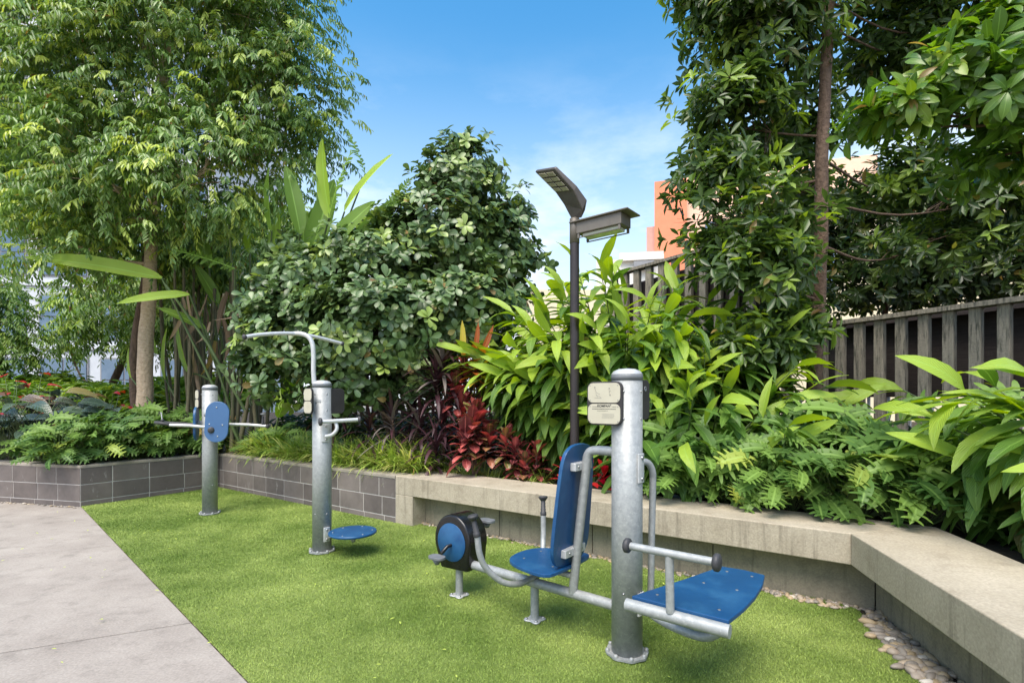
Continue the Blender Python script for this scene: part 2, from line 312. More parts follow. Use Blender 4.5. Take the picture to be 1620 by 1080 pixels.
# ------------------------------------------------------------------ foliage machinery
def nrm(a): return a/np.maximum(np.linalg.norm(a, axis=-1, keepdims=True), 1e-9)
def tpl(st, width, droop=0., fold=.3, wave=0., twist=0.):
    """leaf of unit length along +Y: stations (t, half width share)"""
    V = []; A = []; y = z = 0.; pt = 0.
    for i, (t, h) in enumerate(st):
        a = droop*(t+pt)/2; y += math.cos(a)*(t-pt); z -= math.sin(a)*(t-pt); pt = t
        hw = max(h, .02)*width; wz = wave*width*(1 if i % 2 else -1)
        V += [(-hw, y, z+fold*hw+wz), (0, y, z), (hw, y, z+fold*hw-wz)]; A += [(-1, t), (0, t), (1, t)]
    F = []
    for i in range(len(st)-1):
        k = i*3; F += [(k, k+1, k+4, k+3), (k+1, k+2, k+5, k+4)]
    return np.array(V), np.array(F), np.array(A)
def hexa(width, t1=.3, h1=.8, t2=.68, h2=1., fold=.35, droop=.2):
    z = lambda t: -droop*t*t
    V = [(0, 0, 0), (-width*h1, t1, z(t1)+fold*width*h1), (-width*h2, t2, z(t2)+fold*width*h2), (0, 1, z(1)), (width*h2, t2, z(t2)+fold*width*h2), (width*h1, t1, z(t1)+fold*width*h1)]
    return np.array(V), np.array([(0, 3, 2, 1), (0, 5, 4, 3)]), np.array([(0, 0), (-1, t1), (-1, t2), (0, 1), (1, t2), (1, t1)])
LANC = [(0, .08), (.08, .3), (.22, .78), (.42, 1), (.62, .93), (.8, .62), (.92, .28), (1, 0)]
OVAL = [(0, .1), (.15, .45), (.4, .9), (.65, 1), (.85, .7), (1, .08)]
STRAP = [(0, .6), (.25, 1), (.5, .95), (.75, .7), (1, 0)]
HEART = [(0, .55), (.08, .95), (.25, 1), (.5, .85), (.75, .5), (1, 0)]
def xan_tpl(droop=.5, n=6, wid=.40):
    V = []; F = []; A = []
    def at(t):
        a = droop*t/2; return t*math.cos(a), -t*math.sin(a)
    m = 6
    for i in range(m+1):
        t = i/m; y, z = at(t); hw = (.03+.15*math.sin(math.pi*min(.12+t*.88, 1))**.8) if i < m else .004
        V += [(-hw, y, z+.03*hw/.15), (0, y, z-.02), (hw, y, z+.03*hw/.15)]; A += [(-.5, t), (0, t), (.5, t)]
    for i in range(m):
        k = i*3; F += [(k, k+1, k+4, k+3), (k+1, k+2, k+5, k+4)]
    for s in (-1, 1):
        for i in range(n):
            t = .02+.80*i/(n-1); y, z = at(t); ln = wid*(.62+.38*math.sin(math.pi*(.15+.75*t)))*(1 if i < n-1 else .8); an = R(-42+98*t+(3 if s > 0 else -4))
            dx, dy = math.cos(an)*s, math.sin(an); w_ = .058; px, py = -dy, dx; b0 = len(V)
            for q, hh in ((.15, 1.0), (.55, .9), (.85, .62), (1, .06)):
                cx_, cy_ = dx*ln*q, y+dy*ln*q; cz = z+.10*q-.34*q*q*ln-.02*(i % 2)
                V += [(cx_-px*w_*hh, cy_-py*w_*hh, cz), (cx_+px*w_*hh, cy_+py*w_*hh, cz)]; A += [(s*q, t), (s*q, t)]
            for q in range(3): F.append((b0+q*2, b0+q*2+1, b0+q*2+3, b0+q*2+2))
    return np.array(V), np.array(F), np.array(A)
def split_tpl(width=.17, n=15, droop=.6, gap=.25, lost=.12, seed=1):
    """wind-torn paddle leaf: a rib with separate side strips"""
    rn = random.Random(seed); V = []; F = []; A = []
    def at(t):
        a = droop*t/2; return t*math.cos(a), -t*math.sin(a)
    for i in range(9):
        t = i/8; y, z = at(t); V += [(-.010, y, z), (.010, y, z)]; A += [(0, t), (0, t)]
        if i: k = len(V)-4; F.append((k, k+1, k+3, k+2))
    for s in (-1, 1):
        for i in range(n):
            if rn.random() < lost: continue
            t0 = i/n; t1 = (i+1-gap*rn.random())/n; hw = width*math.sin(math.pi*min(1, .12+.86*t0))**.6; b0 = len(V); dz = rn.uniform(.0, .5)
            sw = rn.uniform(.02, .10)
            for q in (0, .5, 1):
                for tt in (t0, t1):
                    y, z = at(min(tt, 1)); tp = 1 if tt == t0 else (1-.5*q*q)
                    V.append((s*(.005+hw*q), y+sw*q if tt == t0 else y+sw*q*tp, z-dz*hw*q*q)); A.append((s*(q+.15), tt))
            F += [(b0, b0+1, b0+3, b0+2), (b0+2, b0+3, b0+5, b0+4)]
    return np.array(V), np.array(F), np.array(A)
def leaves(name, tpls, pos, dirs, ups, size, crand, mat, parent, lr=None, kind=None):
    pos = np.asarray(pos, float); n = len(pos); size = np.broadcast_to(np.asarray(size, float), (n,))
    crand = np.broadcast_to(np.asarray(crand, float), (n,))
    y = nrm(np.asarray(dirs, float)); x = nrm(np.cross(y, np.asarray(ups, float)+RNG.normal(0, .02, (n, 3)))); z = np.cross(x, y)
    if lr is None: lr = RNG.random(n)
    which = RNG.integers(0, len(tpls), n); Vs = []; Fs = []; As = []; Ls = []; off = 0
    o0 = np.array(ORG[parent.name]) if parent else np.zeros(3)
    for k, (TV, TF, TA) in enumerate(tpls):
        I = np.where(which == k)[0]
        if not len(I): continue
        s = size[I, None, None]; v = pos[I, None, :]+s*(TV[None, :, 0:1]*x[I, None, :]+TV[None, :, 1:2]*y[I, None, :]+TV[None, :, 2:3]*z[I, None, :])
        nv = len(TV); Vs.append(v.reshape(-1, 3)-o0)
        Fs.append((TF[None]+(off+np.arange(len(I))*nv)[:, None, None]).reshape(-1, 4)); off += nv*len(I)
        a = np.empty((len(I), nv, 3)); a[:, :, 0:2] = TA[None]; a[:, :, 2] = crand[I, None]; As.append(a.reshape(-1, 3))
        Ls.append(np.repeat(lr[I], nv))
    V = np.concatenate(Vs); F = np.concatenate(Fs); A = np.concatenate(As); Lr = np.concatenate(Ls)
    me = bpy.data.meshes.new(name); me.vertices.add(len(V)); me.vertices.foreach_set('co', V.astype(np.float32).ravel())
    me.loops.add(F.size); me.loops.foreach_set('vertex_index', F.astype(np.int32).ravel())
    me.polygons.add(len(F)); me.polygons.foreach_set('loop_start', np.arange(0, F.size, 4, dtype=np.int32))
    me.update(calc_edges=True)
    me.polygons.foreach_set('use_smooth', np.ones(len(F), bool))
    at = me.attributes.new('lf', 'FLOAT_VECTOR', 'POINT'); at.data.foreach_set('vector', A.astype(np.float32).ravel())
    at = me.attributes.new('lr', 'FLOAT', 'POINT'); at.data.foreach_set('value', Lr.astype(np.float32))
    o = link(name, me, mat, parent)
    if kind: o['kind'] = kind
    return o
def rdir(n): return nrm(RNG.normal(size=(n, 3)))
def lobe_pts(lobes, n, shell=.55, front=.45, jitter=.06, gap=0., fq=6.):
    """points in the outer part of ellipsoid lobes (centre, radii): positions, outward directions, lobe ids"""
    wts = np.array([l[1][0]*l[1][2]+l[1][1]*l[1][2] for l in lobes]); wts = wts/wts.sum()
    ids = RNG.choice(len(lobes), n, p=wts); c = np.array([l[0][:] for l in lobes])[ids]; r = np.array([l[1] for l in lobes])[ids]
    d = rdir(n); flip = (d[:, 1] > .15) & (RNG.random(n) < front); d[flip, 1] *= -1
    low = (d[:, 2] < -.5) & (RNG.random(n) < .4); d[low, 2] *= -1
    q = shell+(1-shell)*RNG.random(n)**.6
    bump = 1+.26*np.sin(d[:, 0]*7+ids*2.1)*np.sin(d[:, 2]*6+ids)+.10*np.sin(d[:, 1]*11+ids*1.7)
    p = c+d*r*(q*bump)[:, None]+RNG.normal(0, jitter, (n, 3)); o = nrm(d/r)
    if gap:      # clumps with open hollows between them
        g = np.sin(p[:, 0]*fq+1.3*np.sin(p[:, 2]*fq*.7))*np.sin(p[:, 1]*fq*.9+2*np.sin(p[:, 0]*fq*.5))+np.sin(p[:, 2]*fq*1.25+1.7*np.sin(p[:, 1]*fq*.6+p[:, 0]*2))
        kp = (g > -2+gap*2) | (RNG.random(n) < .05); p, o, ids = p[kp], o[kp], ids[kp]
    return p, o, ids
def rosettes(p, o, k, ln, spread=(35, 80), sink=.15, lift=0.):
    """k leaves round every twig tip"""
    n = len(p); d0 = nrm(o+np.array([0, 0, .35+lift])+RNG.normal(0, .25, (n, 3)))
    h = nrm(np.cross(d0, rdir(n))); g = np.cross(d0, h)
    a = (np.arange(k)[None]*2.4+RNG.random((n, 1))*6.28); e = np.radians(RNG.uniform(spread[0], spread[1], (n, k)))
    dr = np.sin(e)[..., None]*(np.cos(a)[..., None]*h[:, None]+np.sin(a)[..., None]*g[:, None])+np.cos(e)[..., None]*d0[:, None]
    dr[..., 2] -= sink
    pp = p[:, None]-d0[:, None]*(RNG.random((n, k, 1))*.5*ln)+dr*.01
    up = np.broadcast_to(d0[:, None], dr.shape)+np.array([0, 0, .3])
    cr_ = np.repeat(RNG.random(n), k)
    return pp.reshape(-1, 3), dr.reshape(-1, 3), up.reshape(-1, 3), ln*RNG.uniform(.65, 1.15, n*k), cr_
def sprays(p, o, k, tw, ln, droop=1.0, hang=.7):
    """k leaves alternating along an arching twig"""
    n = len(p); d0 = nrm(o*np.array([1, 1, .5])+RNG.normal(0, .35, (n, 3))+np.array([0, 0, .1])); t = (np.arange(k)+.5)/k
    pos = p[:, None]+d0[:, None]*(t[None, :, None]*tw); pos[..., 2] -= droop*tw*(t**2)[None]
    tan = np.broadcast_to(d0[:, None], pos.shape).copy(); tan[..., 2] -= 2*droop*t[None]*.9; tan = nrm(tan)
    side = nrm(np.cross(tan, np.array([0, 0, 1.])))*np.where(np.arange(k) % 2, 1, -1)[None, :, None]
    dr = nrm(side*.75+tan*.7+RNG.normal(0, .22, pos.shape)); dr[..., 2] -= hang
    up = np.cross(dr, tan)*0+np.array([0, 0, 1.])+o[:, None]*.6
    return pos.reshape(-1, 3), dr.reshape(-1, 3), up.reshape(-1, 3), ln*RNG.uniform(.7, 1.2, n*k), np.repeat(RNG.random(n), k)
def cat2(*a): return [np.concatenate(x) for x in zip(*a)]
def wood(root, name, mat, trunk, r0, r1, lobes, nsub=7, seg=10, lr=.35):
    """tapered trunk, a limb to each lobe, sub-branches inside the lobe: one mesh"""
    m = MB(); tr = smooth(trunk, 5); n = len(tr)
    m.tube([q+Vector((random.uniform(-1, 1), random.uniform(-1, 1), 0))*r0*.08 for q in tr], [r0+(r1-r0)*i/(n-1) for i in range(n)], seg)
    for c, r in lobes:
        c = Vector(c); j = min(range(n), key=lambda i: (tr[i]-c).length+(.9*(max(0, tr[i].z-(c.z-r[2]*.3)))) ); s = tr[j]; L_ = (c-s).length
        rr = (r0+(r1-r0)*j/(n-1))*lr
        mid = (s+c)/2+Vector((random.uniform(-.1, .1)*L_, random.uniform(-.1, .1)*L_, -.06*L_))
        m.tube(smooth([s, mid, c], 4), [rr*(1-.55*i/8) for i in range(9)], 7)
        for _ in range(nsub):
            d = Vector((random.gauss(0, 1), random.gauss(0, 1), random.gauss(.2, .8))).normalized()
            e = c+Vector((d.x*r[0], d.y*r[1], d.z*r[2]))*.85; st = mid.lerp(c, random.uniform(.2, 1))
            m.tube(smooth([st, (st+e)/2+Vector((0, 0, .08*(e-st).length)), e], 3), [rr*.4*(1-.8*i/6) for i in range(7)], 5, False)
    return m.build(name, mat, root)
def lb(u, v, Y, ru, rv, ry=None):
    """lobe from its place and extent in the photo at a given distance"""
    a = ru/FPX*Y; return (P(u, v, Y), (a, ry or a, rv/FPX*Y))

# ================================================================== SETTING
Pw = [Vector((-6.154, 6.154)), Vector((-4.95, 5.867)), Vector((-4.08, 7.13)), Vector((-1.16, 5.10)), Vector((1.94, 2.933)), Vector((1.656, 1.656))]
def sheet(name, ol, z, mat, th=0):
    m = MB()
    if th: m.prism([tuple(p) for p in ol], z-th, z)
    else: m.add([(p[0], p[1], z) for p in ol], [list(range(len(ol)))])
    o = m.build(name, mat); o['kind'] = 'structure'; return o
sheet('ground', [(-400, -400), (400, -400), (400, 400), (-400, 400)], -.03, M_cap)
# path: slabs with real joints
ed = Vector((.722, -.692)); ea = Vector((-5.0, 5.93))
pj = Vector((.905, .425)).normalized()
m = MB()
def edge_x(y): return ea.x+(ea.y-y)*ed.x/abs(ed.y)
js = [-12.6, -8.6, -6.6, -4.6, -2.6]
offs = []
def joint_y(b, x): return b+(x)*pj.y/pj.x
bs = [-9, -3.6, .35, 3.69, 5.93, 14]          # joint lines through x=0 offsets
for b0, b1 in zip(bs[:-1], bs[1:]):
    g = .0065
    def edge_hit(b):   # crossing of y=b+k x with the turf edge
        k = pj.y/pj.x; kk = -ed.y/ed.x*-1
        x = (ea.y-b+ea.x*abs(ed.y/ed.x))/(k+abs(ed.y/ed.x)); return (x, b+k*x)
    p1, p2 = edge_hit(b0+g), edge_hit(b1-g); k = pj.y/pj.x
    m.prism([(-16, b0+g-16*k), p1, p2, (-16, b1-g-16*k)], -.05, 0)
po = m.build('path', M_path, None, .003, 2); po['kind'] = 'structure'
sheet('path_joint_base', [(-16, -12), (9, -12), (9, -10), (-5.1, 6.1), (-16, 9)], -.012, M_groove)
# turf backing with blades
tpx = [(1180, 927), (1207, 933), (1280, 943), (1320, 952), (1355, 964), (1387, 994), (1415, 1018), (1447, 1047), (1476, 1076)]
turf_r = [G(u, v) for u, v in tpx]
_d = (Pw[4]-Pw[3]).normalized(); _n = Vector((-_d.y, _d.x)); _n = _n if _n.y > 0 else -_n      # bench run and its outward normal
_k = Pw[3]+_n*.02; _b = Pw[3]+_d*.25+_n*.12
turf_ol = [Vector((-4.94, 5.87))]+[Pw[2]]+[Pw[3], _b.copy()]
turf_ol += [Vector((p.x, p.y)) for p in turf_r]+[Vector((1.78, 1.2)), Vector((1.55, .3)), Vector((1.35, -2.5)), Vector((2.6, -2.5))]
x_end = edge_x(-2.5); turf_ol[-1] = Vector((max(x_end, 1.2), -2.5)); turf_ol = turf_ol[:-1] if x_end > 1.35 else turf_ol
ex0 = edge_x(-1.0); turf_ol = turf_ol[:-1]+[Vector((1.45, -.4)), Vector((edge_x(-.4), -.4))]
tf = MB().add([(p.x, p.y, .006) for p in turf_ol], [list(range(len(turf_ol)))]).build('lawn', M_turf); tf['kind'] = 'structure'
def inside(px, py, ol):
    c = np.zeros(len(px), bool); n = len(ol)
    for i in range(n):
        a, b = ol[i], ol[(i+1) % n]
        cond = ((a.y > py) != (b.y > py)) & (px < (b.x-a.x)*(py-a.y)/(b.y-a.y+1e-12)+a.x); c ^= cond
    return c
nb = 2300000; yy = 1.35+5.8*RNG.random(nb)**1.9; xx = RNG.uniform(-5, 2.2, nb)
k = inside(xx, yy, turf_ol) & (np.abs(xx) < yy*1.04+.1); xx, yy = xx[k], yy[k]
w2 = RNG.random(len(xx)) < np.clip(.34+.4/np.maximum(yy, .1), 0, 1); xx, yy = xx[w2], yy[w2]
n = len(xx); a = RNG.random(n)*6.28; hh = RNG.uniform(.004, .011, n)+.004*(RNG.random(n) > .93); lean = RNG.normal(0, .0055, (n, 2)); bw = .0009+.00045*yy
V = np.empty((n, 3, 3)); V[:, 0] = np.c_[xx-np.cos(a)*bw, yy-np.sin(a)*bw, np.full(n, .004)]; V[:, 1] = np.c_[xx+np.cos(a)*bw, yy+np.sin(a)*bw, np.full(n, .004)]
V[:, 2] = np.c_[xx+lean[:, 0], yy+lean[:, 1], .006+hh]
me = bpy.data.meshes.new('turf_grass'); me.vertices.add(3*n); me.vertices.foreach_set('co', V.astype(np.float32).ravel()); me.loops.add(3*n)
me.loops.foreach_set('vertex_index', np.arange(3*n, dtype=np.int32)); me.polygons.add(n); me.polygons.foreach_set('loop_start', np.arange(0, 3*n, 3, dtype=np.int32)); me.update(calc_edges=True)
tag(link('turf_grass', me, M_blade, None), 'short green artificial turf fibres under the fitness machines', 'grass', kind='stuff')

# planting bed soil behind the walls
bed = [Vector((-30, 11.8)), Pw[0]+Vector((0, .2)), Pw[1]+Vector((0, .2)), Pw[2]+Vector((0, .22)), Pw[3]+_n*.2, Pw[4]+_n*.35+_d*.25, Vector((2.15, 1.656)), Vector((1.9, -3)), Vector((30, -3)), Vector((30, 30)), Vector((-30, 30))]
sheet('planting_bed', bed, .41, M_soil, .6)

# ---------------- block wall (three runs)
bw_ = thing('block_wall', (Pw[1].x, Pw[1].y, 0), 'low retaining wall of grey brown concrete blocks with white mortar joints', 'retaining wall')
blk = MB(); mort = MB(); cap = MB()
def run(a, b, nrmv, phase):
    d = (b-a); Ln = d.length; d = d/Ln; th = .19; Mx = Matrix(((d.x, nrmv.x, 0), (d.y, nrmv.y, 0), (0, 0, 1)))
    def bx(mbb, s0, s1, z0, z1, off, t):
        c = a+d*((s0+s1)/2)+nrmv*(off+t/2); mbb.box((c.x, c.y, (z0+z1)/2), (s1-s0, t, z1-z0), Mx)
    bx(mort, 0, Ln, -.02, .441, .004, th-.004)
    for z0, z1, ph in ((.003, .056, 0), (.065, .247, 0), (.256, .439, 0)):
        s = -phase*.39
        k = 0
        while s < Ln:
            wd = (.39 if (k % 3) else .30)+random.uniform(-.012, .012); e = s+wd
            s0, s1 = max(s+.0045, .002), min(e-.0045, Ln-.002)
            if s1-s0 > .02: bx(blk, s0, s1, z0, z1, 0, .05)
            s = e; k += 1
    bx(cap, 0, Ln, .443, .475, -.004, th+.01)
def out(a, b, want):
    d = (b-a).normalized(); n = Vector((-d.y, d.x)); return n if n.dot(want) > 0 else -n
run(Pw[0]+Vector((-3.5, .84)), Pw[1], out(Pw[0], Pw[1], Vector((0, 1))), .3)
run(Pw[1]+(Pw[2]-Pw[1]).normalized()*.003, Pw[2], out(Pw[1], Pw[2], Vector((-1, .5))), .0)
run(Pw[2]+(Pw[3]-Pw[2]).normalized()*.003, Pw[3]-(Pw[3]-Pw[2]).normalized()*.004, out(Pw[2], Pw[3], Vector((0, 1))), .5)
mort.build('mortar_core', M_mortar, bw_); blk.build('block_facing', M_block, bw_, .003, 1); cap.build('cap_course', M_cap, bw_, .004, 2)

# ---------------- concrete bench
bench = thing('concrete_bench', (Pw[4].x, Pw[4].y, 0), 'long cast concrete bench with water stained front bending round the turf corner', 'bench')
D1 = _d; N1 = _n; D2 = (Pw[5]-Pw[4]).normalized(); N2 = Vector((-D2.y, D2.x)); N2 = N2 if N2.x > 0 else -N2
def isect(p, d, q, e):
    t = ((q.x-p.x)*e.y-(q.y-p.y)*e.x)/(d.x*e.y-d.y*e.x); return p+d*t
E5 = Pw[4]+D2*6.0
def corner(o1, o2): return isect(Pw[4]+N1*o1, D1, Pw[4]+N2*o2, D2)
W1, W2 = .47, .56
cb = corner(W1, W2)
seam = .0015
A0 = Pw[3]
ol1 = [A0, Pw[4]-D1*seam, cb-D1*seam, A0+N1*W1]; ol2 = [Pw[4]+D1*seam, cb+D1*seam, E5+N2*W2, E5]
s1 = MB().prism([tuple(p) for p in ol1], .292, .475); s1.build('seat_slab', M_bench, bench, .007, 3)
s2 = MB().prism([tuple(p) for p in ol2], .292, .475); s2.build('seat_slab', M_bench, bench, .007, 3)
MB().prism([tuple(p) for p in [A0, A0+D1*.24, A0+D1*.24+N1*W1, A0+N1*W1]], -.02, .2915).build('end_support', M_bench, bench, .005, 2)
RC = .175; ci = corner(RC, RC); co_ = corner(W1-.02, W2-.02)
q0 = A0+D1*.24
pl = MB(); L1 = (ci-(q0+N1*RC)).length; nseg = 4
for i in range(nseg):
    a_ = (q0+N1*RC)+D1*(L1*i/nseg+.003); b_ = (q0+N1*RC)+D1*(L1*(i+1)/nseg-.003)
    pl.prism([tuple(a_), tuple(b_), tuple(b_+N1*.2), tuple(a_+N1*.2)], -.02, .2915)
for i in range(6):
    a_ = ci+D2*(.92*i+.003); b_ = ci+D2*(.92*(i+1)-.003)
    pl.prism([tuple(a_), tuple(b_), tuple(b_+N2*.2), tuple(a_+N2*.2)], -.02, .2915)
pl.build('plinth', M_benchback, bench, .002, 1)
# ---------------- pebbles
peb = []
def strip(a, b, w_, n, sc=1.):
    for _ in range(n):
        t = random.random(); q = a.lerp(b, t); 
        peb.append((q.x+random.gauss(0, w_), q.y+random.gauss(0, w_), sc))
g0 = [G(u, v) for u, v in ((660, 835), (780, 856), (870, 866), (960, 880))]
pi0 = q0+N1*(RC-.04); pi1 = ci-N1*.035
strip(pi0, pi1, .018, 420, .75); 
strip(Vector((1.60, 3.33)), Vector((1.93, 3.03)), .02, 50)
strip(ci-Vector((.06, .05)), ci+D2*.35-N2*.07, .028, 70, 1.1); strip(ci+D2*.3-N2*.09, ci+D2*1.6-N2*.09, .045, 300, 1.4); strip(ci+D2*1.5-N2*.1, ci+D2*3-N2*.1, .05, 200, 1.2)
for i in range(60): q = Pw[0]+Vector((-1, .24)); r_ = q.lerp(Pw[1], random.random()); peb.append((r_.x, r_.y-random.uniform(.02, .07), .7))
bm = bmesh.new(); ico = bmesh.ops.create_icosphere(bm, subdivisions=2, radius=1); tv = np.array([v.co[:] for v in bm.verts]); tf_ = np.array([[v.index for v in f.verts] for f in bm.faces]); bm.free()
pm = MB()
for (x, y, sc) in peb:
    a = random.random()*6.28; s_ = np.array([random.uniform(.016, .034), random.uniform(.012, .02), random.uniform(.008, .014)])*sc
    v = tv*s_*(1+.12*np.sin(tv[:, [1, 2, 0]]*3+random.random()*6)); ca, sa = math.cos(a), math.sin(a); v = np.c_[v[:, 0]*ca-v[:, 1]*sa, v[:, 0]*sa+v[:, 1]*ca, v[:, 2]]
    ti = random.gauss(0, .25); v = np.c_[v[:, 0], v[:, 1]*math.cos(ti)-v[:, 2]*math.sin(ti), v[:, 1]*math.sin(ti)+v[:, 2]*math.cos(ti)]
    pm.add([tuple(q) for q in v+np.array([x, y, s_[2]*random.uniform(.4, 1.3)])], tf_.tolist(), True)
mp_, tp_, bp_ = newmat('river_pebble'); ge = N(tp_, 'ShaderNodeNewGeometry'); rr_ = N(tp_, 'ShaderNodeValToRGB'); rr_.color_ramp.elements[0].color = (.20, .18, .155, 1); rr_.color_ramp.elements[1].color = (.60, .56, .50, 1); rr_.color_ramp.elements.new(.45).color = (.32, .27, .22, 1); rr_.color_ramp.elements.new(.9).color = (.40, .30, .17, 1)
tp_.links.new(ge.outputs['Random Per Island'], rr_.inputs[0]); tp_.links.new(rr_.outputs[0], bp_.inputs['Base Color']); bp_.inputs['Roughness'].default_value = .6
tag(pm.build('pebbles', mp_), 'river pebbles filling the gap between turf and walls', 'pebbles', kind='stuff')
sheet('gravel_bed', [tuple(Pw[3]+D1*.2+N1*.02), tuple(Pw[4]+N1*.02), tuple(Pw[4]+D2*5), tuple(ci+D2*5+N2*.1), tuple(ci+N2*.1), tuple(q0+N1*.25)], .001, M_soil)

# ================================================================== BUILDINGS
def bld(name, org, ang, label, cat='building'):
    return thing(name, org, label, cat), frame(org, (math.cos(ang), math.sin(ang), 0), (-math.sin(ang), math.cos(ang), 0), (0, 0, 1))
def fbox(mb, M, x0, x1, y0, y1, z0, z1):
    return mb.add([M @ Vector((x, y, z)) for x in (x0, x1) for y in (y0, y1) for z in (z0, z1)], [(0, 1, 3, 2), (4, 6, 7, 5), (0, 4, 5, 1), (2, 3, 7, 6), (0, 2, 6, 4), (1, 5, 7, 3)])
# glass tower, far left
tw, M = bld('office_tower', Vector((-36, 27, 0)), R(8), 'tall pale clad tower with blue glazed bays behind the left tree', 'office building')
fbox(MB(), M, 0, 19, 0, 14, 0, 46).build('wall', M_tower, tw)
for j in range(13):
    for i in range(6):
        x0 = .6+i*3.1; z0 = 1.0+j*3.5
        fr = fbox(MB(), M, x0, x0+2.5, -.06, .1, z0, z0+2.5).build('window', M_frameg, tw)
        gp = MB()
        for kx in range(2):
            for kz in range(2):
                fbox(gp, M, x0+.08+kx*1.2, x0+.08+kx*1.2+1.12, -.10, -.061, z0+.08+kz*1.2, z0+.08+kz*1.2+1.12)
        gp.build('pane', M_glass, fr)
    if j > 0: fbox(MB(), M, 0, 19, -.12, -.001, j*3.5-.35+.8, j*3.5-.1+.8).build('floor_band', M_tower, tw)
# orange block
ob, M = bld('apartment_block', Vector((9.55, 36, 0)), R(-17), 'orange rendered building with a pink side wing above the slatted fence', 'apartment building')
z_ = lambda v, Y: CH-(v-HY)/FPX*Y
fbox(MB(), M, .45, 2.6, 0, 7, 0, z_(289, 36)).build('wall', M_orange, ob)
fbox(MB(), M, 2.602, 14, .4, 7, 0, z_(283, 36)).build('wall', M_peach, ob)
fbox(MB(), M, -.1, .448, .3, 6, 0, z_(357, 36)).build('side_wing', M_pink, ob)
wn = MB(); fbox(wn, M, 3.8, 9, .34, .41, 12, 13.3); wn.build('window', M_glass, ob)
wh, M = bld('rooftop_block', Vector((5.6, 34, 0)), R(-10), 'low white rooftop building with small dark opening beneath the orange building', 'building')
fbox(MB(), M, 0, 4.2, 0, 6, 0, z_(412, 34)).build('wall', M_white, wh)
fbox(MB(), M, 1.5, 4.3, -.3, 0, z_(404, 34)-.5, z_(404, 34)).build('parapet', M_white, wh)
fbox(MB(), M, 2.4, 3.7, -.36, -.302, z_(432, 34), z_(418, 34)).build('window', M_frameg, wh)
cw, M = bld('low_house', Vector((.4, 30, 0)), 0, 'low beige rendered house seen over the shrubs left of the lamp', 'house')
fbox(MB(), M, 0, 5, 0, 6, 0, z_(458, 30)).build('wall', M_creamw, cw)
# cream building behind right trees
cb_, M = bld('cream_building', Vector((9.2, 20, 0)), R(-22), 'sunlit cream rendered building glimpsed through the right hand trees', 'building')
fbox(MB(), M, 0, 26, 0, 8, 0, 8.6).build('wall', M_creamw, cb_)
for i in range(7):
    f_ = fbox(MB(), M, 1.2+i*3.6, 3.0+i*3.6, -.05, .05, 5.2, 6.9).build('window', M_frameg, cb_)
    fbox(MB(), M, 1.3+i*3.6, 2.9+i*3.6, -.09, -.051, 5.3, 6.8).build('pane', M_glass, f_)
# white railing balcony far behind (bright verticals)
# ================================================================== FENCES
def slat_fence(name, a, b, z0, zt0, zt1, step, wd, label, rail=True, sub=.06, mat=None):
    a = Vector(a); b = Vector(b); t = thing(name, (a.x, a.y, z0), label, 'fence')
    d = (b-a); Ln = d.length; d = d/Ln; nn = Vector((d.y, -d.x)); nn = nn if nn.y < 0 else -nn
    Mx = Matrix(((d.x, nn.x, 0), (d.y, nn.y, 0), (0, 0, 1))); n = int(Ln/step)
    for i in range(n+1):
        q = a+d*(i*step); top = zt0+(zt1-zt0)*i/n-.045; mb_ = MB(); mb_.box((q.x, q.y, (z0+top)/2), (wd, sub, top-z0), Mx)
        mb_.build('slat', mat or M_wood, t, .003, 1)
    if rail:
        m_ = MB(); e = a+d*Ln
        v = []
        for q, zt in ((a-d*.05, zt0), (e+d*.05, zt1)):
            for o_ in (-.06, .08):
                for h in (-.044, 0): v.append((q.x+nn.x*o_, q.y+nn.y*o_, zt+h))
        m_.add(v, [(0, 1, 3, 2), (4, 6, 7, 5), (0, 4, 5, 1), (2, 3, 7, 6), (0, 2, 6, 4), (1, 5, 7, 3)]).build('top_rail', mat or M_wood, t)
    return t
fa = P(1302, 640, 5.75); fb_ = Vector((fa.x+.45*3.6, fa.y-.89*3.6))
fence_r = slat_fence('slatted_fence', (fa.x, fa.y), (fb_.x, fb_.y), .42, z_(512, 5.75), z_(512, 5.75)+.02, .195, .085, 'weathered grey timber slat fence behind the right hand planting', sub=.07)
# dark boards behind the fence slats (upper), open below
bk = thing('boarded_structure', (fa.x+.7, fa.y+.4, .4), 'dark timber boarded lean-to with open base behind the weathered slat fence', 'shed')
nn_ = Vector((.89, .45)); dd = Vector((.45, -.89)); mk = MB()
for i in range(5):
    z0 = 1.26+i*.155; c = Vector((fa.x, fa.y))+dd*1.9+nn_*.42
    mk.box((c.x, c.y, z0+.075), (4.2, .03, .1546), Matrix(((dd.x, nn_.x, 0), (dd.y, nn_.y, 0), (0, 0, 1))))
mk.build('boarding', M_dark, bk)
c = Vector((fa.x, fa.y))+dd*1.9+nn_*.5
MB().box((c.x, c.y, 2.052), (4.2, .5, .04), Matrix(((dd.x, nn_.x, 0), (dd.y, nn_.y, 0), (0, 0, 1)))).build('lid_board', M_dark, bk)
for s_ in (-1.9, 0, 1.9):
    q = c+dd*s_; MB().box((q.x, q.y, .75), (.09, .09, 1.15)).build('post', M_dark, bk)
rl = slat_fence('white_railing', (fa.x+1.0, fa.y+3.1), (fa.x+1.0+.45*6.5, fa.y+3.1-.89*6.5), .42, 1.35, 1.35, .13, .035, 'white balustrade glimpsed below the dark boards behind the slat fence', sub=.03, mat=M_white)
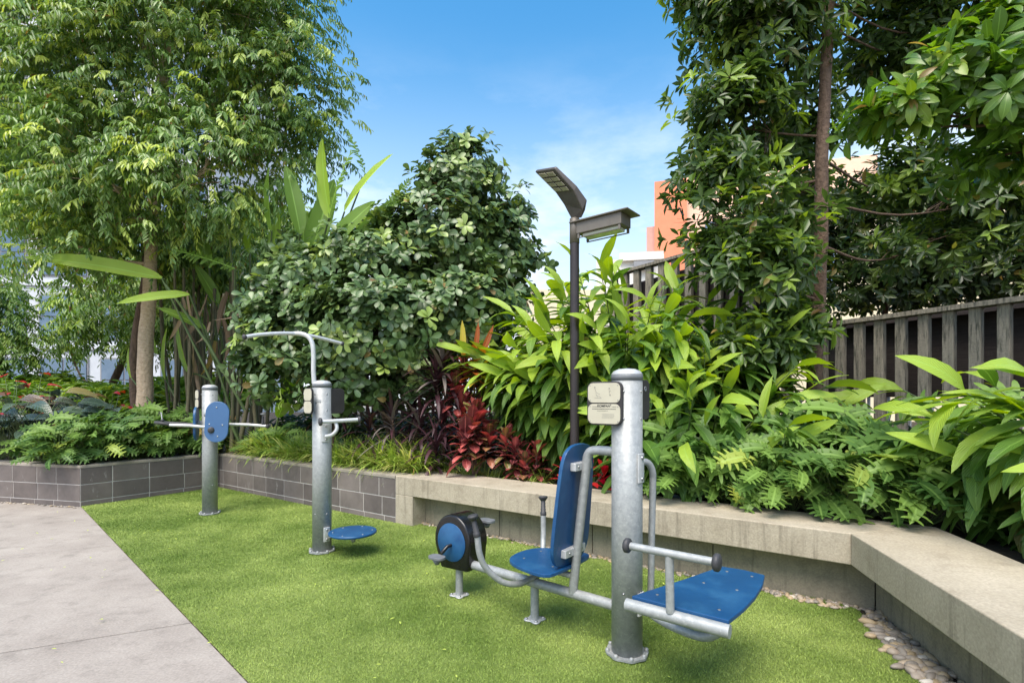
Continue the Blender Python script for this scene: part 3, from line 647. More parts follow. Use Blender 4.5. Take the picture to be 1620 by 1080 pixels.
# tall fence behind the ginger, left end near x 975 px
ta = P(972, 560, 8.6); tb = Vector((3.55, 6.6)); 
slat_fence('tall_slatted_fence', (ta.x, ta.y), (tb.x, tb.y), .42, z_(434, 8.6), z_(356, 6.6), .225, .10, 'tall dark grey slat fence stepping up behind the bright ginger leaves', sub=.09)
tk = thing('dark_screen', (ta.x, ta.y+.2, .4), 'dark boarded screen directly behind the tall slat fence', 'screen wall')
v = []
for q, zt in ((Vector((ta.x+.1, ta.y+.12)), z_(434, 8.6)-.2), (Vector((tb.x, tb.y+.2)), z_(352, 6.6)-.2)):
    for o_ in (0, .05):
        for zz in (.42, zt): v.append((q.x, q.y+o_, zz))
MB().add(v, [(0, 1, 3, 2), (4, 6, 7, 5), (0, 4, 5, 1), (2, 3, 7, 6), (0, 2, 6, 4), (1, 5, 7, 3)]).build('boarding', M_dark, tk)
slat_fence('dark_picket_fence', (-3.2, 8.9), (1.5, 7.6), .42, 1.75, 1.75, .11, .05, 'dark picket fence in deep shade behind the round leaved shrub', sub=.03, mat=M_dark)

# ================================================================== TREES
def tree_thing(name, base, label, cat='tree', group=None): return thing(name, base, label, cat, group)
HX = [hexa(.13, droop=.25), hexa(.15, droop=.45, t2=.6)]
# 1 weeping tree
b0 = Vector((-5.38, 7.5, .4)); wt = tree_thing('weeping_tree', b0, 'tall weeping tree with pale trunk and drooping narrow leaves filling the left sky')
lob = [lb(250, 470-360, 7.2, 170, 150), lb(420, 120, 7.0, 105, 120), lb(440, 230, 7.2, 85, 90), lb(330, 270, 6.8, 120, 90), lb(170, 280, 6.9, 120, 110), lb(120, 130, 7.2, 130, 130),
       lb(330, 20, 7.0, 170, 110), lb(130, 390, 7.3, 95, 60), lb(320, 350, 7.6, 95, 65), lb(75, 320, 7.6, 70, 70), lb(250, -110, 7.3, 220, 120), lb(430, -40, 7.2, 75, 110), lb(190, 350, 8.3, 100, 90), lb(480, 170, 7.4, 50, 110), lb(20, 30, 7.4, 110, 120)]
p_, o_, _ = lobe_pts(lob, 13500, .45, .55, .14, .78, 5.5)
L_ = sprays(p_, o_, 12, .24, .088, .45, .5)
leaves('crown', [hexa(.16, droop=.3), hexa(.17, droop=.6, t2=.6), hexa(.14, droop=.1)], *L_[:3], L_[3], L_[4], L_fig, wt)
wood(wt, 'trunk', M_bark, [b0, P(229, 560, 7.5), P(236, 470, 7.5), P(238, 400, 7.5), P(250, 250, 7.4), P(262, 100, 7.3), P(270, -60, 7.3)], .115, .05, lob, 9)
wt2 = tree_thing('leaning_tree', Vector((-5.75, 7.9, .4)), 'slim brown trunk leaning beside the pale trunk of the weeping tree')
lob2 = [lb(60, 240, 8.6, 55, 90), lb(130, 330, 8.8, 60, 80), lb(330, 430, 8.7, 60, 50)]
p_, o_, _ = lobe_pts(lob2, 2200, .45, .5, .10); L_ = sprays(p_, o_, 11, .27, .115, .5, .5)
leaves('crown', HX, *L_[:3], L_[3], L_[4], L_fig, wt2)
wood(wt2, 'trunk', M_bark2, [Vector((-5.75, 7.9, .4)), P(214, 560, 7.9), P(232, 440, 7.9), P(225, 360, 8.0), P(190, 250, 8.3)], .09, .05, lob2, 6)
# far small tree on the left edge
ft = tree_thing('small_tree', P(5, 640, 10.5)*1, 'small light green tree at the left edge below the tower')
lob = [lb(-5, 510, 10.5, 55, 60), lb(-60, 460, 10.5, 70, 80), lb(25, 560, 10.5, 35, 40)]
p_, o_, _ = lobe_pts(lob, 1500, .4, .5, .06); L_ = sprays(p_, o_, 10, .22, .10, .6, .4); leaves('crown', HX, *L_[:3], L_[3], L_[4], L_far, ft)
wood(ft, 'trunk', M_bark2, [Vector(ft.location), P(0, 560, 10.5), P(-5, 480, 10.5)], .06, .03, lob, 4)
# background trees seen between things
bt = tree_thing('background_tree', P(150, 640, 13), 'soft green tree behind the pale trunk of the weeping tree')
lob = [lb(215, 500, 12, 95, 60), lb(110, 540, 13, 30, 20), lb(330, 470, 12, 110, 90), lb(430, 400, 12, 80, 80)]
p_, o_, _ = lobe_pts(lob, 3600, .4, .5, .1); L_ = sprays(p_, o_, 9, .3, .13, .6, .4); leaves('crown', HX, *L_[:3], L_[3], L_[4], L_far, bt)
wood(bt, 'trunk', M_bark2, [Vector((bt.location.x, bt.location.y, .4)), P(200, 560, 12), P(260, 480, 12)], .10, .05, lob, 5)
# 2 round-leaved shrub
OB = [hexa(.27, .35, .75, .72, 1., .25, .15), hexa(.30, .35, .7, .7, 1., .3, .35)]
SB = [tpl([(0, .08), (.2, .42), (.45, .85), (.7, 1), (.88, .75), (1, .1)], .27, .35, .22), tpl([(0, .08), (.2, .42), (.45, .85), (.7, 1), (.88, .75), (1, .1)], .29, .7, .28)]
b0 = Vector((-1.55, 7.0, .4)); sh = tree_thing('broadleaf_shrub', b0, 'large rounded shrub with waxy oval leaves rising behind the middle machine', 'shrub')
lob = [lb(725, 300, 6.7, 60, 60), lb(705, 385, 6.6, 95, 70), lb(775, 400, 6.7, 68, 75), lb(610, 425, 6.5, 95, 70), lb(505, 455, 6.4, 65, 50), lb(480, 520, 6.2, 80, 55), lb(600, 520, 6.1, 110, 85), lb(720, 500, 6.4, 105, 75),
       lb(450, 580, 6.1, 60, 55), lb(560, 600, 6.0, 75, 50), lb(660, 590, 6.2, 60, 50), lb(770, 460, 6.8, 50, 60), lb(737, 252, 6.6, 26, 30), lb(700, 285, 6.6, 22, 20), lb(765, 278, 6.6, 28, 22), lb(800, 335, 6.5, 30, 28), lb(828, 405, 6.6, 24, 30), lb(640, 370, 6.5, 40, 25), lb(830, 450, 6.6, 18, 25), lb(440, 460, 6.3, 35, 30), lb(455, 400, 6.6, 25, 30), lb(410, 575, 6.0, 26, 26), lb(405, 500, 6.1, 22, 30), lb(560, 400, 6.5, 40, 24), lb(500, 420, 6.4, 30, 22)]
p_, o_, _ = lobe_pts(lob, 8200, .62, .65, .09, .85, 9.); L_ = rosettes(p_, o_, 7, .122, (40, 85), .12)
leaves('crown', SB, *L_[:3], L_[3], L_[4], L_shrub, sh)
wood(sh, 'trunk', M_bark2, [b0, P(590, 560, 6.9), P(620, 450, 6.8), P(680, 330, 6.8)], .07, .03, lob, 10)
# 9 right tree
b0 = Vector((2.94, 5.0, .4)); rt = tree_thing('broadleaf_tree', b0, 'tall dark broadleaf tree with a slim brown trunk in front of the slat fence')
lob = [lb(1195, 60, 5.3, 105, 130), lb(1340, -60, 5.6, 190, 110), lb(1160, 200, 5.2, 80, 90), lb(1130, 280, 5.1, 65, 45), lb(1245, 210, 5.9, 70, 70), lb(1420, 90, 5.9, 100, 80), lb(1420, 290, 5.9, 80, 50), lb(1130, -20, 5.3, 70, 90),
       lb(1115, 350, 5.0, 55, 38), lb(1150, 390, 5.0, 50, 35), lb(1205, 345, 4.8, 75, 40), lb(1270, 300, 5.6, 40, 30), lb(1200, 430, 4.8, 90, 60), lb(1240, 520, 4.7, 50, 60), lb(1560, 40, 5.6, 120, 120), lb(1560, 320, 5.6, 100, 90), lb(1190, 545, 4.8, 60, 50), lb(1450, 400, 5.8, 90, 35)]
p_, o_, _ = lobe_pts(lob, 7400, .35, .5, .10, .80, 6.5); L_ = rosettes(p_, o_, 7, .135, (30, 80), .25)
leaves('crown', [hexa(.17, .3, .75, .65, 1, .3, .2), hexa(.19, .3, .7, .68, 1, .35, .4)], *L_[:3], L_[3], L_[4], L_dark, rt)
wood(rt, 'trunk', M_bark2, [b0, P(1290, 560, 5.0), P(1297, 420, 5.0), P(1300, 250, 5.0), P(1308, 80, 5.0), P(1316, -120, 5.0)], .078, .045, lob, 12, 10, .24)
# near bright branch from a tree outside the frame
nbt = tree_thing('overhanging_tree', Vector((4.4, 3.2, .4)), 'bright leafy boughs reaching in at the upper right corner')
lob = [lb(1560, 70, 3.5, 75, 50), lb(1500, 120, 3.5, 70, 38), lb(1440, 170, 3.5, 60, 32), lb(1600, 160, 3.4, 80, 50), lb(1380, 190, 3.6, 40, 22), lb(1640, 40, 3.4, 60, 60), lb(1700, 120, 3.3, 90, 90), lb(1560, 250, 3.7, 70, 30)]
p_, o_, _ = lobe_pts(lob, 430, .3, .4, .04); L_ = rosettes(p_, o_, 7, .17, (35, 80), .3)
leaves('crown', [tpl([(0, .08), (.2, .5), (.45, .95), (.68, 1), (.88, .6), (1, .04)], .19, .5, .25), tpl([(0, .08), (.2, .5), (.45, .95), (.68, 1), (.88, .6), (1, .04)], .17, .9, .3)], *L_[:3], L_[3], L_[4], L_branch, nbt)
wood(nbt, 'trunk', M_bark2, [Vector((4.4, 3.2, .4)), Vector((4.4, 3.2, 2.2)), P(1760, 200, 3.3), P(1720, 60, 3.3)], .07, .03, lob, 4)
# hedge row behind the fence
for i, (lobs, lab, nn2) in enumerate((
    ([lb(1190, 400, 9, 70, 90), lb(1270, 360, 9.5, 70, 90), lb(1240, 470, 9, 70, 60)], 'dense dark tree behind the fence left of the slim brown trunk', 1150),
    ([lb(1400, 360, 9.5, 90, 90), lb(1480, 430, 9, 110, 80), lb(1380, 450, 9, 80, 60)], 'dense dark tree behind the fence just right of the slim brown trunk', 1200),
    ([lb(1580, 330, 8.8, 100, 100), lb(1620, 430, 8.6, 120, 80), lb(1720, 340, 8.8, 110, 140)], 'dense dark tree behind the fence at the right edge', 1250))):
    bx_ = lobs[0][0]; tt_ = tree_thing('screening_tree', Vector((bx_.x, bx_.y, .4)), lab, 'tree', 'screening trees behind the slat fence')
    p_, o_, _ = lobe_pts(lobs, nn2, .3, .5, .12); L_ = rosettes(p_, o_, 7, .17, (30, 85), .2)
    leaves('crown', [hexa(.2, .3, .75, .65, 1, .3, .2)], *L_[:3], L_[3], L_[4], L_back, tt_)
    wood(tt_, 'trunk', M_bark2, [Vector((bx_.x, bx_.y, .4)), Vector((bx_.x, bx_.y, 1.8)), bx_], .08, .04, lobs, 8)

# ================================================================== BIRD OF PARADISE CLUMP
sc0 = Vector((-4.0, 7.6, .4)); st = thing('giant_bird_of_paradise', sc0, 'clump of tall cane stems with banana like paddle leaves left of the round leaved shrub', 'plant')
cane = MB()
for i in range(44):
    u = random.uniform(268, 425); Y = random.uniform(7.2, 8.3); b_ = P(u, 640, Y); b_.z = .4; tp_u = u+random.uniform(-30, 45)
    t_ = P(tp_u, random.uniform(420, 540), Y+random.uniform(-.2, .2)); cane.tube(smooth([b_, b_.lerp(t_, .5)+Vector((random.uniform(-.06, .06), 0, 0)), t_], 3), [random.uniform(.02, .038)*(1-.06*k_) for k_ in range(7)], 6)
cane.build('cane_stems', M_cane, st)
paddles = [  # (stalk foot px, leaf base px, leaf tip px, distance foot, base, tip, width share, torn)
    ((388, 645), (256, 440), (32, 412), 7.2, 6.7, 6.4, .075, 0), ((350, 600), (300, 466), (188, 482), 7.2, 6.6, 6.3, .14, 0), ((385, 640), (325, 520), (252, 490), 7.3, 7.0, 6.7, .12, 0),
    ((470, 560), (545, 335), (612, 243), 7.6, 6.4, 6.2, .19, 0), ((450, 560), (522, 345), (494, 220), 7.6, 6.6, 6.6, .15, 0), ((440, 560), (475, 370), (455, 262), 7.6, 6.4, 6.3, .17, 0), ((420, 560), (430, 365), (412, 265), 7.6, 6.4, 6.3, .17, 0),
    ((450, 600), (560, 370), (672, 300), 7.9, 7.5, 7.4, .17, 0), ((470, 560), (520, 345), (545, 238), 7.8, 6.4, 6.3, .11, 1), ((470, 560), (578, 275), (553, 206), 7.8, 6.5, 6.4, .12, 1),
    ((380, 600), (362, 355), (335, 302), 7.5, 6.9, 6.8, .13, 1), ((370, 600), (372, 425), (272, 398), 7.5, 6.8, 6.7, .13, 1), ((380, 600), (430, 400), (445, 322), 7.6, 7.0, 7.0, .2, 0),
    ((330, 600), (300, 590), (268, 515), 7.4, 7.3, 7.2, .22, 0), ((320, 640), (262, 600), (252, 520), 7.4, 7.8, 7.8, .16, 0), ((430, 640), (440, 660), (470, 590), 7.0, 6.9, 6.7, .2, 0), ((300, 640), (208, 598), (196, 552), 7.0, 7.6, 7.6, .18, 0),
    ((400, 560), (470, 400), (520, 320), 7.9, 7.5, 7.4, .2, 0), ((450, 600), (520, 390), (590, 322), 7.6, 6.3, 6.2, .18, 0), ((450, 600), (490, 410), (530, 285), 7.6, 6.8, 6.8, .17, 0), ((450, 600), (560, 380), (640, 318), 7.6, 6.3, 6.2, .15, 0), ((430, 600), (450, 420), (430, 330), 7.5, 6.7, 6.7, .18, 0), ((430, 600), (480, 430), (482, 330), 7.6, 6.9, 6.8, .18, 0), ((420, 600), (435, 480), (510, 440), 7.4, 7.0, 6.9, .15, 0), ((400, 600), (395, 400), (385, 310), 7.7, 7.3, 7.3, .16, 0),
    ((430, 600), (600, 340), (650, 290), 8.2, 7.8, 7.7, .14, 1), ((350, 600), (330, 420), (300, 340), 7.9, 7.6, 7.5, .18, 0), ((360, 620), (345, 480), (310, 420), 7.8, 7.6, 7.4, .2, 0), ((390, 600), (250, 560), (225, 500), 7.8, 7.9, 7.9, .2, 0)]
for i, (f_, bp2, tp2, y0, y1, y2, wd, torn) in enumerate(paddles):
    F0 = P(*f_, y0); F0.z = min(F0.z, .45) if f_[1] > 620 else F0.z; B = P(*bp2, y1); T = P(*tp2, y2); ln = (T-B).length*1.06; wd = wd*.72 if wd > .13 else wd
    MB().tube(smooth([F0, F0.lerp(B, .5)+Vector((0, 0, .02)), B], 4), [.022-.0014*k_ for k_ in range(9)], 6).build('leaf_stalk', M_stem, st)
    d = (T-B).normalized(); tplx = split_tpl(wd, 17, .25, .35, .15, i) if torn else tpl([(0, .15), (.06, .55), (.18, .88), (.35, 1), (.55, .96), (.72, .82), (.86, .55), (.95, .28), (1, 0)], wd*1.0, .25, .32, .03)
    up_ = Vector((random.choice((-1, 1))*random.uniform(.3, .9), -.65, .5)) if d.z > .3 else Vector((.1, -.8, .6))
    leaves('leaf', [tplx], [tuple(B-d*.0)], [tuple(d+Vector((0, 0, .12)))], [tuple(up_)], ln, [.95 if i in (0, 1, 3, 4, 7, 14, 16) else .3], L_banana, st, np.array([.8 if not torn else .5]))
# hanging dry leaves among canes
nd = 26; pp = np.array([P(random.uniform(285, 420), random.uniform(450, 560), random.uniform(7.0, 7.6))[:] for _ in range(nd)])
leaves('dry_leaves', [tpl(STRAP, .035, .3, .4), tpl(STRAP, .06, .9, .3)], pp, np.c_[RNG.normal(0, .25, nd), RNG.normal(0, .2, nd), -np.ones(nd)], rdir(nd), RNG.uniform(.35, .8, nd), RNG.random(nd), L_dry, st)
# long diagonal fallen cane
MB().tube([P(387, 648, 7.0), P(330, 545, 6.8), P(262, 450, 6.7)], [.02, .018, .014], 7).build('bent_stalk', M_stem, st)

# ================================================================== GINGER CLUMPS
GT = [tpl(LANC, .116, dr, .22, wv) for dr, wv in ((.8, .05), (1.1, .07), (1.5, .06), (.5, .04), (1.3, .03))]
def ginger(name, base, spread, stems, label, ln=.42, hgt=(1.1, 1.75), lean=.55, mat=L_ginger, az=None, first=.30):
    t = thing(name, base, label, 'plant'); sm = MB(); Ps = []; Ds = []; Us = []; Sz = []; Cr = []
    for i in range(stems):
        a = random.uniform(*az) if az else random.uniform(0, 6.283); rr2 = math.sqrt(random.random()); b_ = base+Vector((math.cos(a)*spread[0]*rr2, math.sin(a)*spread[1]*rr2, 0))
        h = random.uniform(*hgt)*(1.08-.30*rr2); od = Vector((math.cos(a), math.sin(a), 0))*(lean*(.25+rr2))*h
        pts = []
        for k in range(9):
            q = k/8; pts.append(b_+Vector((0, 0, h*(q-.28*q*q*rr2)))+od*(q**1.9))
        sm.tube(pts, [.011-.0008*k for k in range(9)], 5, False)
        sd = Vector((-math.sin(a), math.cos(a), 0)); rt_ = random.uniform(0, 3.14); sd = Matrix.Rotation(rt_, 3, 'Z') @ sd
        nl = int(11*h/1.3)+3; c0 = random.random()
        for k in range(nl):
            q = first+(1-first)*(k+.5)/nl; j = min(int(q*8), 7); fq = q*8-j; pt = pts[j].lerp(pts[j+1], fq); tan = (pts[j+1]-pts[j]).normalized()
            s = 1 if k % 2 else -1; rad = Vector((math.cos(a), math.sin(a), 0)); d = (sd*s*.75+rad*(.25+.55*rr2)+Vector((tan.x, tan.y, tan.z*.7))*(.12+.6*q**5)+Vector((0, 0, .08-.34*(1-q)-.2*rr2))+Vector((random.gauss(0, .18), random.gauss(0, .18), random.gauss(0, .16)))).normalized()
            if .40 < pt.x+d.x*.2 < .70 and pt.y < 4.85 and base.x < 2.5: continue
            Ps.append(pt[:]); Ds.append(d[:]); up = Vector((0, 0, 1))+tan*.2-d*.1; Us.append(up[:]); Sz.append(ln*random.uniform(.75, 1.1)*(.8+.3*math.sin(q*3.1))); Cr.append(min(1, .72*c0+.42*(q if pt.z > base.z+1.0 else q*.35)))
        d = (pts[-1]-pts[-2]).normalized()+Vector((random.gauss(0, .35), random.gauss(0, .35), random.uniform(-.5, .5))); Ps.append(pts[-1][:]); Ds.append(d[:]); Us.append((sd+Vector((0, -.5, .3)))[:]); Sz.append(ln*.9); Cr.append(.9)
    sm.build('stems', M_stem, t); leaves('leaves', GT, Ps, Ds, Us, Sz, Cr, mat, t); return t
ginger('ginger_clump', Vector((1.28, 5.6, .42)), (.95, .45), 230, 'big bright green ginger clump with long arching leaves behind the lamp pole', .49, (1.5, 2.3), .40)
ginger('ginger_clump', Vector((1.85, 4.9, .42)), (.6, .35), 60, 'lower ginger clump with drooping leaves in front of the slim brown trunk', .46, (.9, 1.45), .5)
ginger('ginger_clump', Vector((1.0, 5.4, .42)), (.3, .25), 30, 'young ginger shoots arching over the red crotons', .44, (.7, 1.2), .5)
ginger('ginger_clump', Vector((3.2, 2.6, .42)), (.22, .5), 34, 'close ginger clump with large leaves hanging over the bench end on the right', .50, (.55, 1.25), .5, az=(1.9, 4.4), first=.12)
ginger('ginger_clump', Vector((3.85, 3.7, .42)), (.25, .4), 14, 'ginger clump against the slat fence at the right edge', .42, (.7, 1.3), .6)
ginger('ginger_clump', Vector((1.5, 4.4, .42)), (.5, .2), 30, 'low ginger shoots hanging towards the bench beside the nearest post', .44, (.55, 1.05), .6)

# ================================================================== LOBED PHILODENDRON
XT = [xan_tpl(.5), xan_tpl(.95), xan_tpl(.25, 7, .36), xan_tpl(.7, 5, .44)]
def xan_bed(name, pts, n_per, label, ln=.21, hgt=.38, mat=L_xan):
    t = thing(name, (pts[0][0], pts[0][1], .41), label, 'plant', kind=None); sm = MB(); Ps = []; Ds = []; Us = []; Sz = []; Cr = []
    for (x, y, s) in pts:
        for i in range(n_per):
            a = random.random()*6.283; e = random.uniform(.15, 1.25); h = hgt*s*random.uniform(.6, 1.15); b_ = Vector((x, y, .42)); o_ = Vector((math.cos(a)*math.sin(e), math.sin(a)*math.sin(e), math.cos(e)+.25))*h
            q = b_+o_; sm.tube([b_, b_+o_*.55+Vector((0, 0, .05*h)), q], [.004, .0035, .003], 4, False)
            d = Vector((o_.x, o_.y, 0)).normalized()*(.6+.4*e)+Vector((0, 0, .45-.65*e)); Ps.append(q[:]); Ds.append(d[:]); Us.append((random.gauss(0, .3), -.75, .8)); Sz.append(ln*s*random.uniform(.8, 1.2)); Cr.append(random.random())
    sm.build('stalks', M_stem, t); leaves('leaves', XT, Ps, Ds, Us, Sz, Cr, mat, t); return t
def along(a, b, n, off, jit, s=(.85, 1.15)):
    d = (b-a); nn3 = Vector((-d.y, d.x)).normalized(); nn3 = nn3 if nn3.y > 0 else -nn3
    return [((a+d*((i+.5)/n)+nn3*(off+random.uniform(-jit, jit))).x, (a+d*((i+.5)/n)+nn3*(off+random.uniform(-jit, jit))).y, random.uniform(*s)) for i in range(n)]
xg = 'cut leaf philodendrons along the wall tops'
def xplants(name, pts, n_per, labs, **kw):
    for lab, pp_ in zip(labs, pts):
        t = xan_bed(name, pp_, n_per, lab, **kw); t['group'] = xg
oo = out(Pw[1], Pw[2], Vector((-1, .5)))
def s2(a, b, n, off, jit, s=(.85, 1.15)):
    d = b-a; return [((a+d*((i+.5)/n)+oo*(off+random.uniform(-jit, jit))).x, (a+d*((i+.5)/n)+oo*(off+random.uniform(-jit, jit))).y, random.uniform(*s)) for i in range(n)]
left_x = s2(Pw[1]+(Pw[1]-Pw[2])*.15, Pw[2]+(Pw[2]-Pw[1])*.15, 7, .42, .06)+s2(Pw[1], Pw[2], 6, .8, .08)
xplants('philodendron', [left_x], 40, ['dense cut leaf philodendron hedge on the left block wall below the pale trunk'], ln=.23, hgt=.42)
xplants('philodendron', [along(Pw[0], Pw[1], 3, .38, .05)], 22, ['yellowing cut leaf philodendron on the far left block wall'], ln=.24, hgt=.34)
xplants('philodendron', [along(Pw[2]+_d*.15, Pw[2]+_d*1.1, 3, .38, .08, (.7, .9))], 30, ['small cut leaf philodendron behind the farthest machine post'], ln=.22, hgt=.36)
ba = Pw[3]+D1*2.55; bb = Pw[4]
Q = [along(ba, ba.lerp(bb, .4), 4, W1+.18, .05), along(ba.lerp(bb, .4), ba.lerp(bb, .75), 4, W1+.2, .05), along(ba.lerp(bb, .75), bb+D1*.25, 4, W1+.2, .05, (1, 1.25)), along(ba.lerp(bb, .5), bb+D1*.6, 6, W1+.75, .15, (1.2, 1.6)), along(bb+D1*.25, bb+D1*.7, 2, W1+.2, .05, (1, 1.2))]
xplants('philodendron', Q, 24, ['cut leaf philodendron behind the bench right of the nearest post', 'cut leaf philodendron spilling onto the bench above the blue board', 'cut leaf philodendron leaning over the bench near its corner', 'taller cut leaf philodendron in the bed below the slat fence', 'cut leaf philodendron between bench corner and close ginger leaves'], ln=.215, hgt=.36)

# ================================================================== STRAP GRASS
gp_ = []; gd = []; gs = []; gc = []
def tuft(x, y, n, h, s=.18):
    c0 = random.random()
    for _ in range(n):
        a = random.random()*6.283; e = random.uniform(.1, .95); gp_.append((x+random.gauss(0, .03), y+random.gauss(0, .03), .41)); gd.append((math.cos(a)*math.sin(e), math.sin(a)*math.sin(e), math.cos(e)+.3)); gs.append(h*random.uniform(.7, 1.2)); gc.append(min(1, max(0, c0*.5+random.random()*.6)))
for i in range(150):
    q = Pw[2].lerp(Pw[3], .06+.94*random.random())+N1*random.uniform(.22, .62); tuft(q.x, q.y, 34, random.uniform(.38, .52))
for i in range(26):
    q = Pw[3]+D1*random.uniform(0, 1.3)+N1*(random.uniform(.5, .85)); tuft(q.x, q.y, 26, random.uniform(.18, .3))
for i in range(6):
    q = Pw[0].lerp(Pw[1], random.random()*.3)+Vector((0, .3)); tuft(q.x, q.y, 20, .2)
bz = leaves('border_grass', [tpl(STRAP, .022, 1.3, .3), tpl(STRAP, .018, 2.0, .3), tpl(STRAP, .02, .8, .3)], gp_, gd, np.tile([0, 0, 1.], (len(gp_), 1))+RNG.normal(0, .1, (len(gp_), 3)), gs, gc, L_grass, None)
tag(bz, 'arching yellow green strap grass along the top of the block wall', 'grass', kind='stuff')

# ================================================================== CROTONS AND DARK PLANTS
CT = [tpl(OVAL, .25, .5, .2, .03), tpl(OVAL, .22, .9, .25, .03)]
def croton(base, heads, label, ln=.19, mat=L_red, name='red_croton', cat='shrub', tpls=CT, k=26, sz=.05):
    t = thing(name, base, label, cat); sm = MB(); Ps = []; Ds = []; Us = []; Cr = []
    for h in heads:
        h = Vector(h); sm.tube(smooth([base, (base+h)/2+Vector((.03, 0, 0)), h], 3), [.012]*7, 6, False); c0 = random.random()*.6
        for i in range(k):
            a = i*2.4; e = .12+1.75*(i/k); Ps.append((h+Vector((0, 0, -.22*i/k*1.2)))[:]); Ds.append((math.cos(a)*math.sin(e), math.sin(a)*math.sin(e), math.cos(e))); Us.append((0, 0, 1.2)); Cr.append(c0+random.random()*.45)
    n_ = len(Ps); sm.build('stems', M_bark2, t); leaves('leaves', tpls, Ps, Ds, Us, ln*RNG.uniform(.75, 1.15, n_), Cr, mat, t); return t
b_ = P(748, 738, 5.15); b_.z = .42
croton(b_, [P(748, 665, 5.1), P(736, 688, 5.05), P(774, 686, 5.1), P(754, 652, 5.15)], 'low dark red croton on the grass edge left of the lamp pole', .23)
b_ = P(742, 740, 5.6); b_.z = .42
croton(b_, [P(735, 583, 5.5), P(722, 612, 5.5), P(758, 595, 5.55), P(732, 640, 5.5)], 'tall croton with pinkish red leaves in front of the ginger', .22)
tcr = croton(b_+Vector((.02, .06, 0)), [P(748, 562, 5.4), P(762, 568, 5.4)], 'orange topped croton shoot above the red croton', .17, L_hot, k=14)
leaves('upright_leaves', [tpl(STRAP, .09, .15, .2)], [P(733, 562, 5.4)[:], P(752, 556, 5.45)[:], P(762, 560, 5.45)[:]], [(-.02, 0, 1), (.12, 0, 1), (.42, 0, 1)], [(.3, -1, .1)]*3, [.38, .32, .34], [.99, .2, .1], L_hot, tcr, np.array([.9, .1, .0]))
b_ = P(835, 760, 4.95); b_.z = .42
croton(b_, [P(815, 705, 4.95), P(850, 712, 4.95), P(830, 728, 4.9), P(800, 690, 5.0)], 'wine red croton half hidden left of the backrest', .17)
b_ = P(925, 765, 4.55); b_.z = .42
croton(b_, [P(930, 735, 4.5), P(955, 745, 4.5), P(892, 735, 4.6)], 'small red croton behind the blue backrest', .14, L_scar, k=16)
b_ = P(1040, 775, 4.4); b_.z = .42
croton(b_, [P(1020, 760, 4.3), P(1060, 740, 4.5)], 'dull maroon croton right of the nearest post', .15)
# cordylines: strap leaves
CS = [tpl(STRAP, .045, 1.0, .35), tpl(STRAP, .05, 1.7, .3), tpl(STRAP, .04, .5, .35)]
for (hd, lab, ln_) in (([P(700, 570, 5.6), P(690, 600, 5.6)], 'grey brown strap leaved cordyline fanning out left of the orange croton', .52), ([P(520, 590, 6.0), P(530, 620, 6.0)], 'dark purple cordyline behind the middle machine post', .5), ([P(620, 655, 5.7), P(665, 668, 5.6), P(700, 660, 5.5), P(585, 665, 5.8)], 'near black strap leaved cordylines behind the border grass', .42), ([P(655, 640, 5.9), P(690, 700, 5.3)], 'dark cordyline with drooping straps left of the low red croton', .42)):
    b_ = Vector((hd[0].x, hd[0].y, .42)); croton(b_, hd, lab, ln_, L_burg, 'cordyline', 'plant', CS, 34)
# dark heart-leaved plants, left bed
HT = [tpl(HEART, .26, .5, .18), tpl(HEART, .24, .8, .25)]
def heart(name, pts, label, ln=.36, mat=L_cal, k=18, h=.72):
    t = thing(name, (pts[0][0], pts[0][1], .42), label, 'plant'); sm = MB(); Ps = []; Ds = []; Cr = []
    for (x, y) in pts:
        for i in range(k):
            a = random.random()*6.283; e = random.uniform(.2, 1.1); b2 = Vector((x, y, .42)); q = b2+Vector((math.cos(a)*math.sin(e), math.sin(a)*math.sin(e), math.cos(e)+.3))*h*random.uniform(.6, 1.2)
            sm.tube([b2, b2.lerp(q, .6)+Vector((0, 0, .05)), q], [.006, .005, .004], 5, False); Ps.append(q[:]); Ds.append((math.cos(a), math.sin(a), .25-.3*e)); Cr.append(random.random())
    sm.build('stalks', M_stem, t); leaves('leaves', HT, Ps, Ds, [(0, -.5, 1)]*len(Ps), ln*RNG.uniform(.7, 1.1, len(Ps)), Cr, mat, t); return t
def pxs(lst, Y): return [(P(u, 640, Y).x, Y) for u in lst]
heart('dark_philodendron', pxs([20, 70, -30], 6.7)+pxs([0, 45], 6.6), 'dark blue green heart leaved plant at the far left behind the block wall')
heart('dark_philodendron', pxs([110, 150, 190], 7.8)+pxs([90, 130, 60], 7.3), 'dark heart leaved plant with maroon undersides left of the pale trunk', h=.5)
heart('dark_philodendron', pxs([255, 285, 300], 7.4), 'small heart leaved plant with coppery leaves right of the pale trunk', h=.42, ln=.24)
heart('scarlet_bromeliad', pxs([25, 45, 5], 7.6), 'scarlet leaved plant among the dark leaves at the far left', .20, L_scar, 12, .85)
heart('scarlet_bromeliad', pxs([168], 7.6), 'small scarlet leaved plant left of the pale trunk', .18, L_scar, 9, .85)
# bright ferny ground cover bank on the left
pf = np.c_[RNG.uniform(-10.5, -5.2, 2600), RNG.uniform(8.2, 11.5, 2600), np.zeros(2600)]; pf[:, 2] = .92+.35*np.sin(pf[:, 0]*1.7)*.5+RNG.random(2600)*.35+(pf[:, 1]-8.2)*.12
L_ = rosettes(pf, np.tile([0, -.2, 1.], (len(pf), 1)), 6, .20, (30, 85), .2)
tag(leaves('ground_cover', [hexa(.14, droop=.5), hexa(.12, droop=.8)], *L_[:3], L_[3], L_[4], L_far, None), 'bright green leafy ground cover rising behind the left bed', 'ground cover', kind='stuff')
